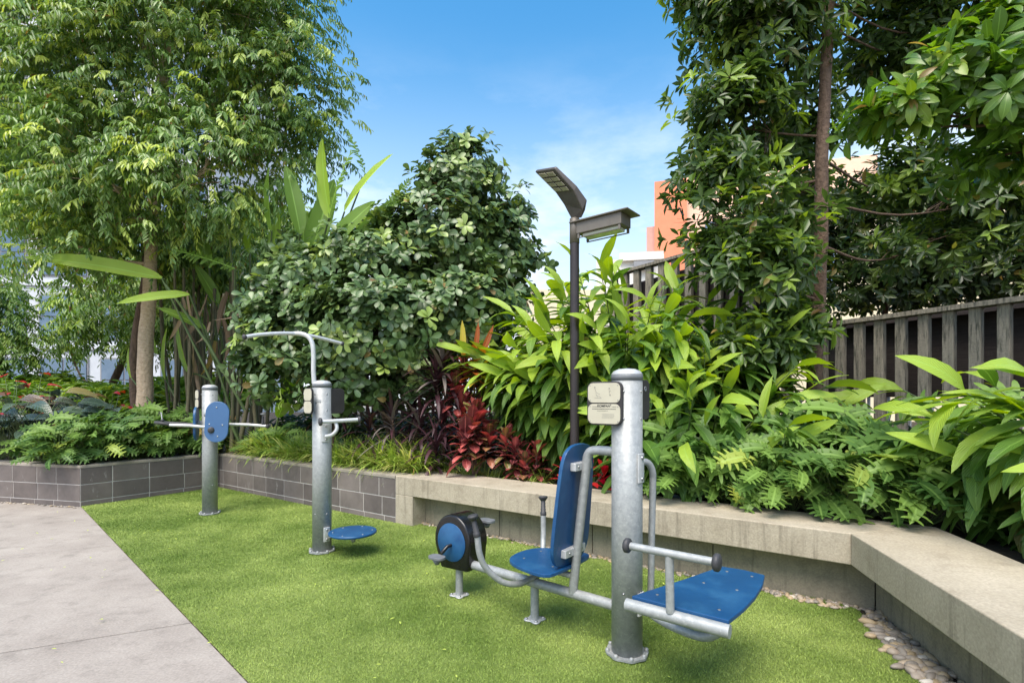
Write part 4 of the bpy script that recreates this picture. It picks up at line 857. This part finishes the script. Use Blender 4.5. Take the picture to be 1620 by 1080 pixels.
# low undergrowth that closes the shade under the shrubs
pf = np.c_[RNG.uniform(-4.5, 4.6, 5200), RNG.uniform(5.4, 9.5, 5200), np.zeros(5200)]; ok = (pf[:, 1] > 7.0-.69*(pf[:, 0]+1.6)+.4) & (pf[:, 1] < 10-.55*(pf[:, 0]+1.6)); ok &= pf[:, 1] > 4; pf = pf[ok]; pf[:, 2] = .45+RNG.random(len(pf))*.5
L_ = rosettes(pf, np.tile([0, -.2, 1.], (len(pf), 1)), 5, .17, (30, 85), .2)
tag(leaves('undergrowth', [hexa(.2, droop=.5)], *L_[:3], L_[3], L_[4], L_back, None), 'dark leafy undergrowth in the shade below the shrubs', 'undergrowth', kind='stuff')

# ================================================================== LAMP
lp = P(909, 700, 4.6); lp.z = .41; LY = 4.6
lamp = thing('lamp_post', lp, 'slim dark lamp post with tilted flat head and side lantern above the ginger', 'street lamp')
MB().tube([lp, Vector((lp.x, LY, z_(380, LY)))], .041, 20).build('pole', M_pole, lamp)
MB().lathe([(0, 0), (.044, 0), (.044, .22), (.036, .225), (0, .225)], (lp.x, LY, z_(385, LY)), seg=20).build('collar', M_bronze, lamp)
MB().lathe([(0, 0), (.07, 0), (.07, .015), (.045, .03), (0, .03)], lp).build('base_plate', M_pole, lamp)
# LED head: a bent flat arm, outline in side view, real width towards the viewer
hx = lambda u, v, Y=LY: P(u, v, Y)
nl_ = [hx(904, 347, 4.64), hx(892, 324, 4.67), hx(879, 305, 4.70), hx(846, 272, 4.72)]     # near/left lower rim
fr_ = [hx(920, 345, 4.54), hx(922, 332, 4.48), hx(908, 302, 4.45), hx(877, 267, 4.45)]
hm = MB(); th_ = [.12, .15, .08, .04]; vs = []
upv = Vector((.32, 0, .95)).normalized()
for a_, b_2, t_ in zip(nl_, fr_, th_):
    vs += [a_, b_2, b_2+upv*t_*.6+Vector((.01, 0, 0)), a_+upv*t_*.6+Vector((.01, 0, 0))]
fs = [(0, 1, 2, 3), (12, 15, 14, 13)]
for i in range(3):
    for k2 in range(4): fs.append((i*4+k2, i*4+(k2+1) % 4, (i+1)*4+(k2+1) % 4, (i+1)*4+k2))
hd_ = hm.add(vs, fs).build('lamp_head', M_head, lamp, .008, 2)
# LED tray, slightly proud of the underside of the outer half
a0_, a1_ = nl_[2].lerp(nl_[3], .04), nl_[2].lerp(nl_[3], .93); b0_, b1_ = fr_[2].lerp(fr_[3], .04), fr_[2].lerp(fr_[3], .93)
dn = (b0_-a0_).cross(a1_-a0_).normalized(); dn = dn if dn.z < 0 else -dn
led = MB()
for i in range(4):
    for j in range(2):
        def pt(fi, fj): return a0_.lerp(a1_, fi).lerp(b0_.lerp(b1_, fi), fj)+dn*.004
        c = [pt((i+.12)/4, .12+j*.4), pt((i+.88)/4, .12+j*.4), pt((i+.88)/4, .46+j*.4), pt((i+.12)/4, .46+j*.4)]
        led.add(c+[q+dn*.008 for q in c], [(0, 1, 2, 3), (4, 7, 6, 5), (0, 4, 5, 1), (1, 5, 6, 2), (2, 6, 7, 3), (3, 7, 4, 0)])
led.build('led_lens', M_led, hd_, .002, 2)
# side lantern: box with thin hat and glass trough below
xd = (P(985, 350, 4.35)-P(917, 357, 4.62)); xd.z = 0; xd.normalize(); yd = Vector((-xd.y, xd.x, 0)); yd = yd if yd.y > 0 else -yd
lo = P(917, 368, 4.60); lo.z = z_(368, 4.6); ML = frame(lo+Vector((.0, 0, -.0)), xd, yd, (0, 0, 1))
def lbx(mbb, x0, x1, y0, y1, z0, z1): return fbox(mbb, ML, x0, x1, y0, y1, z0, z1)
bl = .44
bx2 = lbx(MB(), .0, bl, -.06, .12, -.025, .075).build('lantern_box', M_bronze, lamp, .004, 2)
lbx(MB(), -.06, bl+.07, -.085, .16, .0755, .087).build('lantern_hat', M_bronze, lamp, .002, 1)
lbx(MB(), .05, bl-.04, -.03, .09, -.055, -.026).build('glass_trough', M_lens, bx2, .003, 2)
fr2 = MB()
for y0 in (-.055, .105): lbx(fr2, .01, bl-.01, y0, y0+.010, -.066, -.058)
for x0 in (.01, bl-.03):
    for y0 in (-.055, .1): lbx(fr2, x0, x0+.02, y0, y0+.015, -.0575, -.0255)
fr2.build('trough_frame', M_bronze, bx2)
# bed lights
q = P(1066, 789, 4.05); q.z = .43; sp_ = thing('garden_spotlight', q, 'small black garden spotlight on the soil right of the nearest post', 'spotlight')
MB().box(q+Vector((0, 0, .05)), (.14, .10, .045)).build('lamp_body', M_black, sp_, .01, 3); MB().tube([q-Vector((0, 0, .02)), q+Vector((0, 0, .035))], .012, 10).build('spike', M_black, sp_)
MB().box(q+Vector((0, -.052, .05)), (.12, .006, .03)).build('lens', M_glass, sp_, .002, 1)
q = P(83, 725, 6.15); q.z = .41; pb = thing('bollard_light', q, 'thin dark bollard light among the leaves on the left block wall', 'bollard light')
MB().tube([q, q+Vector((0, 0, .21))], .022, 14).build('post', M_pole, pb); MB().lathe([(0, .21), (.026, .21), (.026, .235), (.012, .245), (0, .245)], q).build('cap', M_pole, pb)
MB().lathe([(0, -.01), (.04, -.01), (.04, .006), (0, .006)], q).build('base_plate', M_pole, pb)

# ================================================================== FITNESS MACHINES
U = Vector((-.79, .613, 0)).normalized(); NN = Vector((.613, .79, 0)).normalized(); Zv = Vector((0, 0, 1))
PR = .074
def post_unit(root, base, H=1.39, screws=True):
    H_ = H-.055
    po_ = MB().lathe([(0, 0), (PR, 0), (PR, H_), (0, H_)], base, seg=48)
    p = po_.build('post', M_galv, root, .0, 1)
    me_ = p.data
    for f in me_.polygons:
        if abs(f.normal.z) > .9: f.use_smooth = False
    MB().lathe([(0, H_), (PR+.002, H_), (PR+.002, H_+.024), (PR*.98, H_+.027), (0, H_+.027)], base, seg=48).build('cap_ring', M_grey, root)
    MB().lathe([(PR*.99, H_+.0272), (PR*1.0, H_+.031), (PR*.86, H_+.044), (PR*.55, H_+.054), (0, H_+.058)], base, seg=48).build('cap', M_grey if False else M_galvw, root)
    fl = MB()
    ol = []
    for k in range(48):
        a = 2*math.pi*k/48; r_ = .101+.0035*math.cos(8*a); ol.append((base.x+r_*math.cos(a), base.y+r_*math.sin(a)))
    fl.prism(ol, .012, .022); bo = fl
    for k in range(8):
        a = 2*math.pi*k/8; bo.lathe([(.0105, .022), (.0105, .031), (.006, .036), (0, .036)], base+Vector((.095*math.cos(a), .095*math.sin(a), 0)), seg=8)
    fl.build('base_flange', M_galv, root)
    if screws:
        sc = MB()
        for zz in (.32, H-.11, H-.24):
            for aa in (-40, -115, 20):
                d = Vector((math.cos(R(aa)), math.sin(R(aa)), 0)); sc.lathe([(.006, 0), (.006, .002), (.003, .004), (0, .004)], base+d*(PR-.0005)+Vector((0, 0, zz)), d, 10)
        sc.build('screws', M_screw, root)
def info_panel(root, c, xa, na, plates=True, w_=.185, h_=.205, text=False):
    """dark rounded panel with two cream plates; xa = width direction, na = facing"""
    M = frame(c, xa, Zv, na)
    if Vector(xa).cross(Zv).dot(Vector(na)) < 0: M = frame(c, -Vector(xa), Zv, na)
    pn = MB().prism(rrect(w_, h_, .035), -.012, .012, M).build('info_panel', M_panel, root, .003, 2)
    if plates:
        for s in (1, -1):
            pl_ = MB().prism([(x, y+s*h_*.2405) for x, y in rrect(w_*.93, h_*.452, .027)], .0125, .0145, M).build('plate', M_cream, pn, .0006, 1)
        sc = MB()
        for s in (1, -1):
            for a_ in (-1, 1):
                for b2 in (-1, 1): sc.lathe([(.0028, 0), (.002, .0012), (0, .0012)], M @ Vector((a_*w_*.40, s*h_*.2405+b2*h_*.17, .0145)), na, 8)
        sc.build('screws', M_grey, pn)
        if text:
            cu = bpy.data.curves.new('maker_text', 'FONT'); cu.body = 'KOMPAN'; cu.size = .0165; cu.align_x = 'CENTER'; cu.extrude = .0002; cu.offset = .0006
            to = bpy.data.objects.new('tmp', cu); COL.objects.link(to); bpy.context.view_layer.update()
            me_ = bpy.data.meshes.new_from_object(to); bpy.data.objects.remove(to)
            Mt = M.copy(); off = M @ Vector((0, -.018, .0149))
            me_.transform(Matrix.Translation(off-ORG[pn.name]) @ M.to_3x3().to_4x4()); link('lettering', me_, M_ink, pn)
            cu = bpy.data.curves.new('r', 'FONT'); cu.body = '®'; cu.size = .009; cu.extrude = .0002
            to = bpy.data.objects.new('tmp', cu); COL.objects.link(to); bpy.context.view_layer.update(); me_ = bpy.data.meshes.new_from_object(to); bpy.data.objects.remove(to)
            me_.transform(Matrix.Translation(M @ Vector((.034, -.011, .0149))-ORG[pn.name]) @ M.to_3x3().to_4x4()); link('lettering', me_, M_ink, pn)
            # unreadable small print as short dashes
            pr = MB(); rn = random.Random(3)
            def dash(x0, x1, y, hh):
                x = x0
                while x < x1:
                    l = rn.uniform(.002, .007); pr.box(M @ Vector((x+l/2, y, .0147)), (l, .0002, hh), Matrix((( M[0][0], M[0][2], 0), (M[1][0], M[1][2], 0), (0, 0, 1)))); x += l+.0014
            dash(-.062, -.036, -.0165, .0028); dash(.042, .064, -.0165, .0028); dash(-.062, .062, -.027, .0036); dash(-.035, .02, -.036, .0018)
            pr.build('small_print', M_ink, pn)
            pr = MB()
            for yy_ in (-.050, -.055, -.060, -.065, -.070): dash(-.01, .05, yy_, .0014)
            # faint pictograms of two exercising figures on the upper plate
            for pts in ([(-.045, .078), (-.040, .060), (-.038, .045), (-.030, .036)], [(-.040, .060), (-.028, .052), (-.018, .050)], [(-.038, .045), (-.022, .040), (-.012, .032)], [(.030, .070), (.032, .058), (.036, .046)], [(.030, .060), (.040, .066)], [(-.048, .032), (-.010, .030)]):
                pr.tube([M @ Vector((x-.012+.01, y-.005, .0146)) for x, y in pts], .0009, 5)
            for x, y in ((-.048, .078), (.029, .072), (.034, .040)): pr.lathe([(.0035, 0), (.0035, .0006), (0, .0006)], M @ Vector((x, y, .0146)), na, 10)
            pr.build('pictograms', M_inkp, pn)
    return pn
def knob(root, c, axis, r=.026, name='knob', mat=None):
    a = Vector(axis).normalized()
    return MB().lathe([(0, -.012), (r*.75, -.012), (r, -.006), (r*1.02, .002), (r, .008), (r*.8, .013), (r*.3, .017), (0, .017)], c, a, 24).build(name, mat or M_rubber, root)
def plate_on(root, base, ang, z0, z1, w_=.05, name='bracket_plate', r=PR):
    """curved bolt plate on the post"""
    n_ = 6; vs = []; fs = []; da = w_/r/2
    for i in range(n_+1):
        a = ang-da+2*da*i/n_
        for rr2 in (r+.0005, r+.009):
            for z in (z0, z1): vs.append((base.x+rr2*math.cos(a), base.y+rr2*math.sin(a), z))
    for i in range(n_):
        k = i*4; fs += [(k, k+1, k+5, k+4), (k+2, k+6, k+7, k+3), (k+1, k+3, k+7, k+5), (k, k+4, k+6, k+2)]
    fs += [(0, 2, 3, 1), (n_*4, n_*4+1, n_*4+3, n_*4+2)]
    pl_ = MB().add(vs, fs).build(name, M_galvw, root, .003, 2)
    sc = MB(); d = Vector((math.cos(ang), math.sin(ang), 0))
    for z in (z0+.02, z1-.02): sc.lathe([(.009, 0), (.009, .004), (.005, .006), (0, .006)], base+d*(r+.009)+Zv*z, d, 8)
    sc.build('bolts', M_screw, pl_)

# ---------------- station A (nearest)
A = Vector((.559, 2.49, 0)); ma = thing('fitness_station', A, 'nearest steel fitness machine with pedal drum, blue seat and blue bench board', 'exercise machine', 'outdoor fitness machines on the turf')
def a_(l, n, z): return A+U*l+NN*n+Zv*z
post_unit(ma, A)
info_panel(ma, a_(.075, -.082, CH-(638-HY)/FPX*2.41), -U, -NN, True, .185, .210, True)
info_panel(ma, a_(.005, .165, 1.24), NN, U, False, .19, .205)
pl2 = MB().lathe([(.014, -.0125), (.014, -.0155), (.008, -.0155), (.008, -.013), (0, -.013)], a_(.005, .20, 1.295), U, 16).build('panel_plug', M_grey, ma)
MB().box(a_(.0, .08, 1.24), (.03, .05, .02), Matrix(((U.x, NN.x, 0), (U.y, NN.y, 0), (0, 0, 1)))).build('panel_bracket', M_galvw, ma)
MB().box(a_(.02, -.072, 1.24), (.02, .03, .02), Matrix(((U.x, NN.x, 0), (U.y, NN.y, 0), (0, 0, 1)))).build('panel_bracket', M_galvw, ma)
# beam, legs
MB().tube([a_(.06, .0, .225), a_(1.06, .03, .225)], .0265, 20).build('beam', M_galv, ma)
for l in (.57, 1.15):
    lg = MB().tube([a_(l, .03, .012), a_(l, .03, .235)], .0235, 18).build('leg', M_galv, ma)
    Mf = frame(a_(l, .03, 0), U, NN, Zv)
    fo = MB().prism([(math.cos(R(t*7.5))*(.052+.010*math.cos(4*R(t*7.5)-math.pi)), math.sin(R(t*7.5))*(.052+.010*math.cos(4*R(t*7.5)-math.pi))) for t in range(48)], .010, .018, Mf).build('foot_plate', M_galvw, lg, .002, 1)
    bo = MB()
    for k in range(4): bo.lathe([(.008, .018), (.008, .025), (0, .027)], Mf @ Vector((.048*math.cos(R(45+90*k)), .048*math.sin(R(45+90*k)), 0)), seg=8)
    bo.build('bolts', M_screw, lg)
# pedal drum: D shape in the U-Z plane, width along NN
def drumM(n): return frame(a_(1.15, n, 0), U, Zv, -NN)
dol = []
for k in range(33):
    a = R(-18+216*k/32); dol.append((.015+.152*math.cos(a), .358+.165*math.sin(a)))
dol += [(-.12, .190), (.11, .178)]
dr = MB().prism(dol, -.115, .055, drumM(.03)).build('drum_housing', M_black, ma, .014, 4)
MB().lathe([(0, 0), (.117, 0), (.119, .002), (.117, .0035), (0, .0035)], a_(1.165, .03-.0555, .352), -NN, 48).build('drum_disc', M_blue, dr)
for f_ in dr.data.polygons: f_.use_smooth = True
cr1 = MB().tube([a_(1.165, -.02, .335), a_(1.165, -.06, .335), a_(1.19, -.085, .295)], .011, 12).build('crank_arm', M_black, ma)
pc = a_(1.20, -.115, .275)
def pedal(c):
    M = frame(c, U, NN, Zv); p = MB().prism([(x*1.0, y) for x, y in rrect(.115, .075, .034)], -.010, .008, M).build('pedal', M_grey, ma, .004, 2)
    MB().lathe([(0, -.045), (.012, -.045), (.030, -.012), (.0, -.0105)], c, Zv, 16).build('pedal_boss', M_grey, p)
pedal(pc); pedal(a_(1.08, .215, .455))
MB().tube([a_(1.15, .12, .39), a_(1.15, .17, .39), a_(1.09, .19, .435)], .011, 12).build('crank_arm', M_black, ma)
# handles
for s in (-1, 1):
    pts = smooth([a_(.56, 0, .255), a_(.585, .10*s, .245), a_(.625, .19*s, .272), a_(.672, .262*s, .35), a_(.692, .295*s, .43), a_(.70, .305*s, .525)], 5)
    MB().tube(pts, .0165, 16).build('handle_tube', M_galv, ma)
    g0_, g1_ = a_(.70, .306*s, .525), a_(.715, .325*s, .635); d = (g1_-g0_)
    gr = MB().tube([g0_.lerp(g1_, q) for q in (0, .03, .1, .2, .22, .35, .37, .5, .52, .65, .67, .8, .9)], [.018, .019, .019, .018, .0145, .0165, .0135, .0155, .013, .015, .013, .015, .018], 18).build('grip', M_rubber, ma)
    MB().lathe([(0, -.02), (.016, -.02), (.028, -.004), (.029, .004), (.024, .008), (0, .010)], g1_-d*.03, d, 20).build('grip_cap', M_rubber, gr)
# seat
def seatol():
    o = [(-.195, -.19), (-.205, -.10), (-.205, .10), (-.195, .19), (-.16, .218), (-.08, .215), (.02, .19), (.095, .15), (.135, .09), (.15, 0), (.135, -.09), (.095, -.15), (.02, -.19), (-.08, -.215), (-.16, -.218)]
    return [(q.x, q.y) for q in smooth([Vector((x, y, 0)) for x, y in o]+[Vector((*o[0], 0))], 3)[:-1]]
Ms = frame(a_(.51, .0, .375), U, NN, Zv)
seat = MB().prism(seatol(), -.014, .004, Ms).build('seat', M_blue, ma, .003, 2)
sc = MB()
for x, y in ((.06, -.07), (.06, .09), (-.14, -.09), (-.14, .10)): sc.lathe([(.0065, 0), (.006, .0015), (.002, .002), (0, .001)], Ms @ Vector((x, y, .0042)), Zv, 12)
sc.build('screws', M_grey, seat)
MB().tube([a_(.57, .02, .235), a_(.56, .01, .36)], .024, 16).build('seat_support', M_galv, ma)
MB().tube(smooth([a_(.56, .01, .34), a_(.44, .0, .325), a_(.30, .0, .32)], 4), .017, 14).build('seat_support', M_galv, ma)
# back frame
MB().tube(smooth([a_(.06, 0, .985), a_(.15, 0, .985), a_(.195, 0, .978), a_(.215, 0, .955), a_(.225, 0, .90), a_(.262, 0, .60), a_(.305, 0, .23)], 6), .0235, 18).build('back_frame', M_galv, ma)
# backrest panel
tb_ = Vector(a_(.268, 0, 1.01)); bb_ = Vector(a_(.332, 0, .38)); ax = (tb_-bb_); BL = ax.length; ax.normalize(); nx = NN.cross(ax).normalized()
Mb = frame(bb_, NN, ax, nx)
bo_ = [(-.07, 0), (-.13, .02), (-.168, .07), (-.178, .14), (-.174, .30), (-.162, .48), (-.145, .57), (-.112, .612), (-.05, .634), (.05, .634), (.112, .612), (.145, .57), (.162, .48), (.174, .30), (.178, .14), (.168, .07), (.13, .02), (.07, 0)]
bo_ = [(q.x, q.y) for q in smooth([Vector((x, y, 0)) for x, y in bo_]+[Vector((*bo_[0], 0))], 3)[:-1]]
back = MB().prism(bo_, -.010, .010, Mb).build('backrest', M_blue, ma, .003, 2)
for zz, n0, lo_ in ((.90, .085, .242), (.455, .10, .29)):
    cc = a_(lo_+.012, 0, zz)
    MB().box(cc, (.032, n0*2, .042), Matrix(((U.x, NN.x, 0), (U.y, NN.y, 0), (0, 0, 1)))).build('backrest_bracket', M_galvw, ma, .004, 2)
    sc = MB()
    for s in (-1, 1): sc.lathe([(.007, 0), (.007, .003), (0, .004)], cc+NN*(s*n0*.62)-U*.016, -U, 10)
    sc.build('bolts', M_screw, ma)
# right side: bench board, rails
bz_ = .418
bo2 = [(-.17, -.315), (-.555, -.315), (-.572, -.16), (-.578, 0), (-.572, .16), (-.552, .30), (-.46, .318), (-.355, .305), (-.27, 0.)]
Mb2 = frame(A, U, NN, Zv)
bd = MB().prism([(x, y) for x, y in bo2], bz_-.011, bz_+.007, Mb2).build('bench_board', M_blue, ma, .003, 2)
sc = MB()
for x, y in ((-.25, -.24), (-.50, -.24), (-.36, .02), (-.50, .02), (-.40, .24), (-.51, .24)): sc.lathe([(.0065, 0), (.006, .0015), (.002, .002), (0, .001)], Mb2 @ Vector((x, y, bz_+.0072)), Zv, 12)
sc.build('screws', M_grey, bd)
MB().tube([a_(-.155, -.335, .392), a_(-.565, -.335, .392)], .0255, 20).build('side_tube', M_galv, ma)
MB().tube([a_(-.37, .27, .382), a_(-.53, .27, .382)], .0225, 16).build('side_tube', M_galv, ma)
MB().tube([a_(-.345, -.345, .41), a_(-.345, -.355, .635)], .0165, 16).build('rail_support', M_galv, ma)
MB().tube([a_(-.185, -.36, .645), a_(-.515, -.36, .645)], .0155, 16).build('hand_rail', M_galv, ma)
knob(ma, a_(-.172, -.36, .645), U, .030); knob(ma, a_(-.525, -.36, .645), -U, .033)
angl = math.atan2(NN.y-.9*.61, NN.x+.9*.79)
pa = R(-44)
plate_on(ma, A, pa, .845, .985, .05); plate_on(ma, A, pa, .215, .325, .05)
MB().tube(smooth([A+Vector((.07, -.01, .255)), a_(-.15, -.02, .235), a_(-.27, -.04, .215), a_(-.40, -.06, .225), a_(-.47, -.07, .30), a_(-.47, -.07, .40)], 5), .020, 16).build('board_arm', M_galv, ma)
MB().tube([a_(-.47, -.32, .392), a_(-.47, .30, .392)], .018, 14).build('cross_tube', M_galv, ma)
MB().tube([a_(-.24, -.32, .392), a_(-.37, .30, .392)], .018, 14).build('cross_tube', M_galv, ma)
MB().lathe([(0, -.02), (.016, -.02), (.02, 0), (0, .0)], a_(-.18, .02, .225), Zv, 16).build('rubber_stop', M_rubber, ma)
MB().tube(smooth([A+Vector((.066, .02, .94)), A+Vector((.11, .035, .93)), A+Vector((.138, .05, .885)), A+Vector((.142, .06, .80)), A+Vector((.135, .06, .5)), A+Vector((.130, .06, .27)), A+Vector((.10, .04, .22)), A+Vector((.05, .02, .20))], 5), .0165, 16).build('grab_tube', M_galv, ma)

# ---------------- station B (middle)
B = Vector((-1.54, 4.15, 0)); mb2 = thing('fitness_station', B, 'middle steel fitness machine with round blue twist seat and curved pull bar', 'exercise machine', 'outdoor fitness machines on the turf')
post_unit(mb2, B)
def bpx(u, v, dY=0): return P(u, v, B.y+dY)
xa = Vector((.62, -.78, 0)).normalized(); na = Vector((-.78, -.62, 0)).normalized()
def panelpair(root, c, xa, na): info_panel(root, c, xa, na, True, .185, .205)
c1 = bpx(488.5, 634, -.10); info_panel(mb2, c1, Vector((.80, -.60, 0)), Vector((-.30, -.95, 0)).normalized(), True, .115, .205)
MB().box(c1+Vector((.06, .04, 0)), (.05, .03, .02)).build('panel_bracket', M_galvw, mb2)
c2 = bpx(531, 634, .05); info_panel(mb2, c2, Vector((.55, .83, 0)), Vector((.83, -.55, 0)), False, .16, .205)
for zz in (.07, -.07): MB().box(c2+Vector((-.035, -.02, zz)), (.05, .03, .018)).build('panel_bracket', M_galvw, mb2)
bx0 = bpx(496, 602, -.03)
MB().tube(smooth([bpx(497, 606, -.0), bpx(496, 585), bpx(496, 560), bpx(494, 543), bpx(487, 532), bpx(474, 527.5), bpx(462, 528)], 5), .0185, 16).build('bar_upright', M_galvw, mb2)
barp = smooth([bpx(387, 533, -.28), bpx(410, 529.5, -.2), bpx(440, 527.5, -.1), bpx(468, 528, 0), bpx(500, 533, .12), bpx(541, 543.5, .28)], 5)
MB().tube(barp, .0155, 16).build('pull_bar', M_galvw, mb2)
knob(mb2, barp[0], barp[0]-barp[1], .02); knob(mb2, barp[-1], barp[-1]-barp[-2], .02)
hb = [bpx(507, 667, -.13), bpx(568, 663.5, .02)]
MB().tube(hb, .0165, 16).build('hand_rail', M_galvw, mb2); knob(mb2, hb[0], hb[0]-hb[1], .032); knob(mb2, hb[1], hb[1]-hb[0], .028)
MB().tube(smooth([bpx(531, 667, -.06), bpx(533, 678, -.07), bpx(526, 687, -.08), bpx(515, 690, -.08)], 4), .015, 14).build('rail_support', M_galvw, mb2)
plate_on(mb2, B, R(-48), z_(699, 4.08), z_(670, 4.08), .06); plate_on(mb2, B, R(-42), .10, .215, .05)
dc = G(558, 841, .185); 
dk = MB().lathe([(0, -.012), (.180, -.012), (.185, -.008), (.185, .004), (.181, .008), (0, .008)], dc, Zv, 56).build('twist_seat', M_blue, mb2)
for f in dk.data.polygons:
    if abs(f.normal.z) > .98: f.use_smooth = False
sc = MB()
for k in range(6): sc.lathe([(.007, 0), (.006, .002), (0, .002)], dc+Vector((.15*math.cos(k*1.047+.3), .15*math.sin(k*1.047+.3), .008)), Zv, 10)
sc.build('screws', M_screw, dk)
dv = (dc-B); dv.z = 0; dl = dv.length; dv.normalize(); pv = Vector((-dv.y, dv.x, 0))
Ma = frame(B+Zv*.15, dv, pv, Zv); am = MB()
am.add([Ma @ Vector(q) for q in [(PR, -.022, -.025), (PR, .022, -.025), (PR, -.022, .03), (PR, .022, .03), (dl+.03, -.02, -.004), (dl+.03, .02, -.004), (dl+.03, -.02, .018), (dl+.03, .02, .018)]], [(0, 1, 3, 2), (4, 6, 7, 5), (0, 4, 5, 1), (2, 3, 7, 6), (0, 2, 6, 4), (1, 5, 7, 3)])
am.build('seat_arm', M_galv, mb2, .004, 2); MB().lathe([(0, -.045), (.012, -.045), (.02, -.03), (.022, -.002), (0, -.002)], B+dv*(dl+.005)+Zv*.15, Zv, 16).build('pivot', M_galv, mb2)

# ---------------- station C (farthest)
Cc = Vector((-3.245, 5.50, 0)); mc = thing('fitness_station', Cc, 'farthest steel fitness machine with oval blue pads and hand crank bars', 'exercise machine', 'outdoor fitness machines on the turf')
post_unit(mc, Cc)
def cpx(u, v, dY=0): return P(u, v, Cc.y+dY)
c1 = cpx(313, 631, -.02); info_panel(mc, c1, Vector((.8, -.6, 0)), Vector((-.25, -.97, 0)).normalized(), True, .085, .20)
MB().box(c1+Vector((.05, .01, .05)), (.05, .02, .016)).build('panel_bracket', M_galvw, mc)
fpn = Vector((.10, -.99, .0)).normalized(); fpx_ = Vector((.99, .10, 0)).normalized(); tiltx = Matrix.Rotation(R(-4), 3, fpn)
Mp = frame(cpx(343.5, 667, -.15), tiltx @ fpx_, tiltx @ Zv, fpn); pd = MB().prism(rrect(.235, .425, .115, 10), -.012, .012, Mp).build('pad', M_bluepale, mc, .004, 2)
sc = MB()
for x, y in ((-.01, .15), (.06, -.03), (-.07, -.03), (.02, -.15)): sc.lathe([(.008, 0), (.007, .003), (0, .003)], Mp @ Vector((x, y, .012)), fpn, 10)
sc.build('screws', M_screw, pd)
MB().box(cpx(336, 665, -.09), (.04, .10, .05)).build('pad_bracket', M_galvw, mc, .003, 1)
n2 = Vector((-.92, -.38, 0)).normalized(); x2 = Vector((-n2.y, n2.x, 0))
Mp = frame(cpx(310.5, 670, -.02), x2, Zv, n2); MB().prism(rrect(.235, .36, .11, 10), -.012, .012, Mp).build('pad', M_blue, mc, .004, 2)
MB().box(cpx(317, 668, -.0), (.06, .03, .04)).build('pad_bracket', M_galvw, mc, .003, 1)
MB().tube([cpx(333, 676, -.10), cpx(300, 673, -.16), cpx(268, 672, -.22)], .016, 12).build('crank_bar', M_galvw, mc)
ring = [cpx(268, 671.5, -.22), cpx(254, 669, -.25), cpx(246, 668, -.2), cpx(250, 667, -.12), cpx(266, 668.5, -.05), cpx(290, 670, -.02), cpx(312, 671, -.02)]
MB().tube(smooth(ring, 4), .015, 12).build('grip_loop', M_rubber, mc)
MB().tube([cpx(257, 668, -.2), cpx(255, 652, -.2)], .006, 10).build('grip_pin', M_galvw, mc); knob(mc, cpx(257, 665, -.2), Zv, .016)
MB().tube([cpx(362, 671, -.02), cpx(392, 671.5, .02), cpx(424, 674, .06)], .016, 12).build('crank_bar', M_galvw, mc)
knob(mc, cpx(423.5, 674, .05), Vector((.8, -.6, 0)), .022)
MB().tube([cpx(416, 674, .05), cpx(416, 658, .05)], [.014, .010], 12).build('grip', M_rubber, mc); MB().lathe([(0, -.012), (.018, -.008), (.032, .002), (.02, .010), (0, .013)], cpx(416, 655, .05), Zv, 16).build('grip_cap', M_grey, mc)
knob(mc, cpx(334, 680, -.17), Vector((.4, -.9, 0)), .032); knob(mc, cpx(326, 656, -.13), Vector((0, -.6, .8)), .022, mat=M_grey)
MB().tube([cpx(326, 657, -.12), cpx(327, 676, -.10)], .009, 10).build('crank_arm', M_rubber, mc)

# fallen leaves on the turf
n = 190; xs = RNG.uniform(-5.2, 1.4, n); ys = RNG.uniform(1.6, 5.9, n); k = inside(xs, ys, turf_ol) | (ys < 5.6-.1*xs*0); k &= (ys < 5.05-.7*(xs+1.2)) & (ys < xs*.7+9.2); xs, ys = xs[k], ys[k]; n = len(xs)
tag(leaves('fallen_leaves', [hexa(.18, fold=.4)], np.c_[xs, ys, np.full(n, .022)], np.c_[RNG.normal(size=(n, 2)), np.zeros(n)], np.tile([0, 0, 1.], (n, 1)), RNG.uniform(.012, .03, n), .99, L_fig, None), 'tiny yellow fallen leaves scattered over turf and path', 'fallen leaves', kind='stuff')
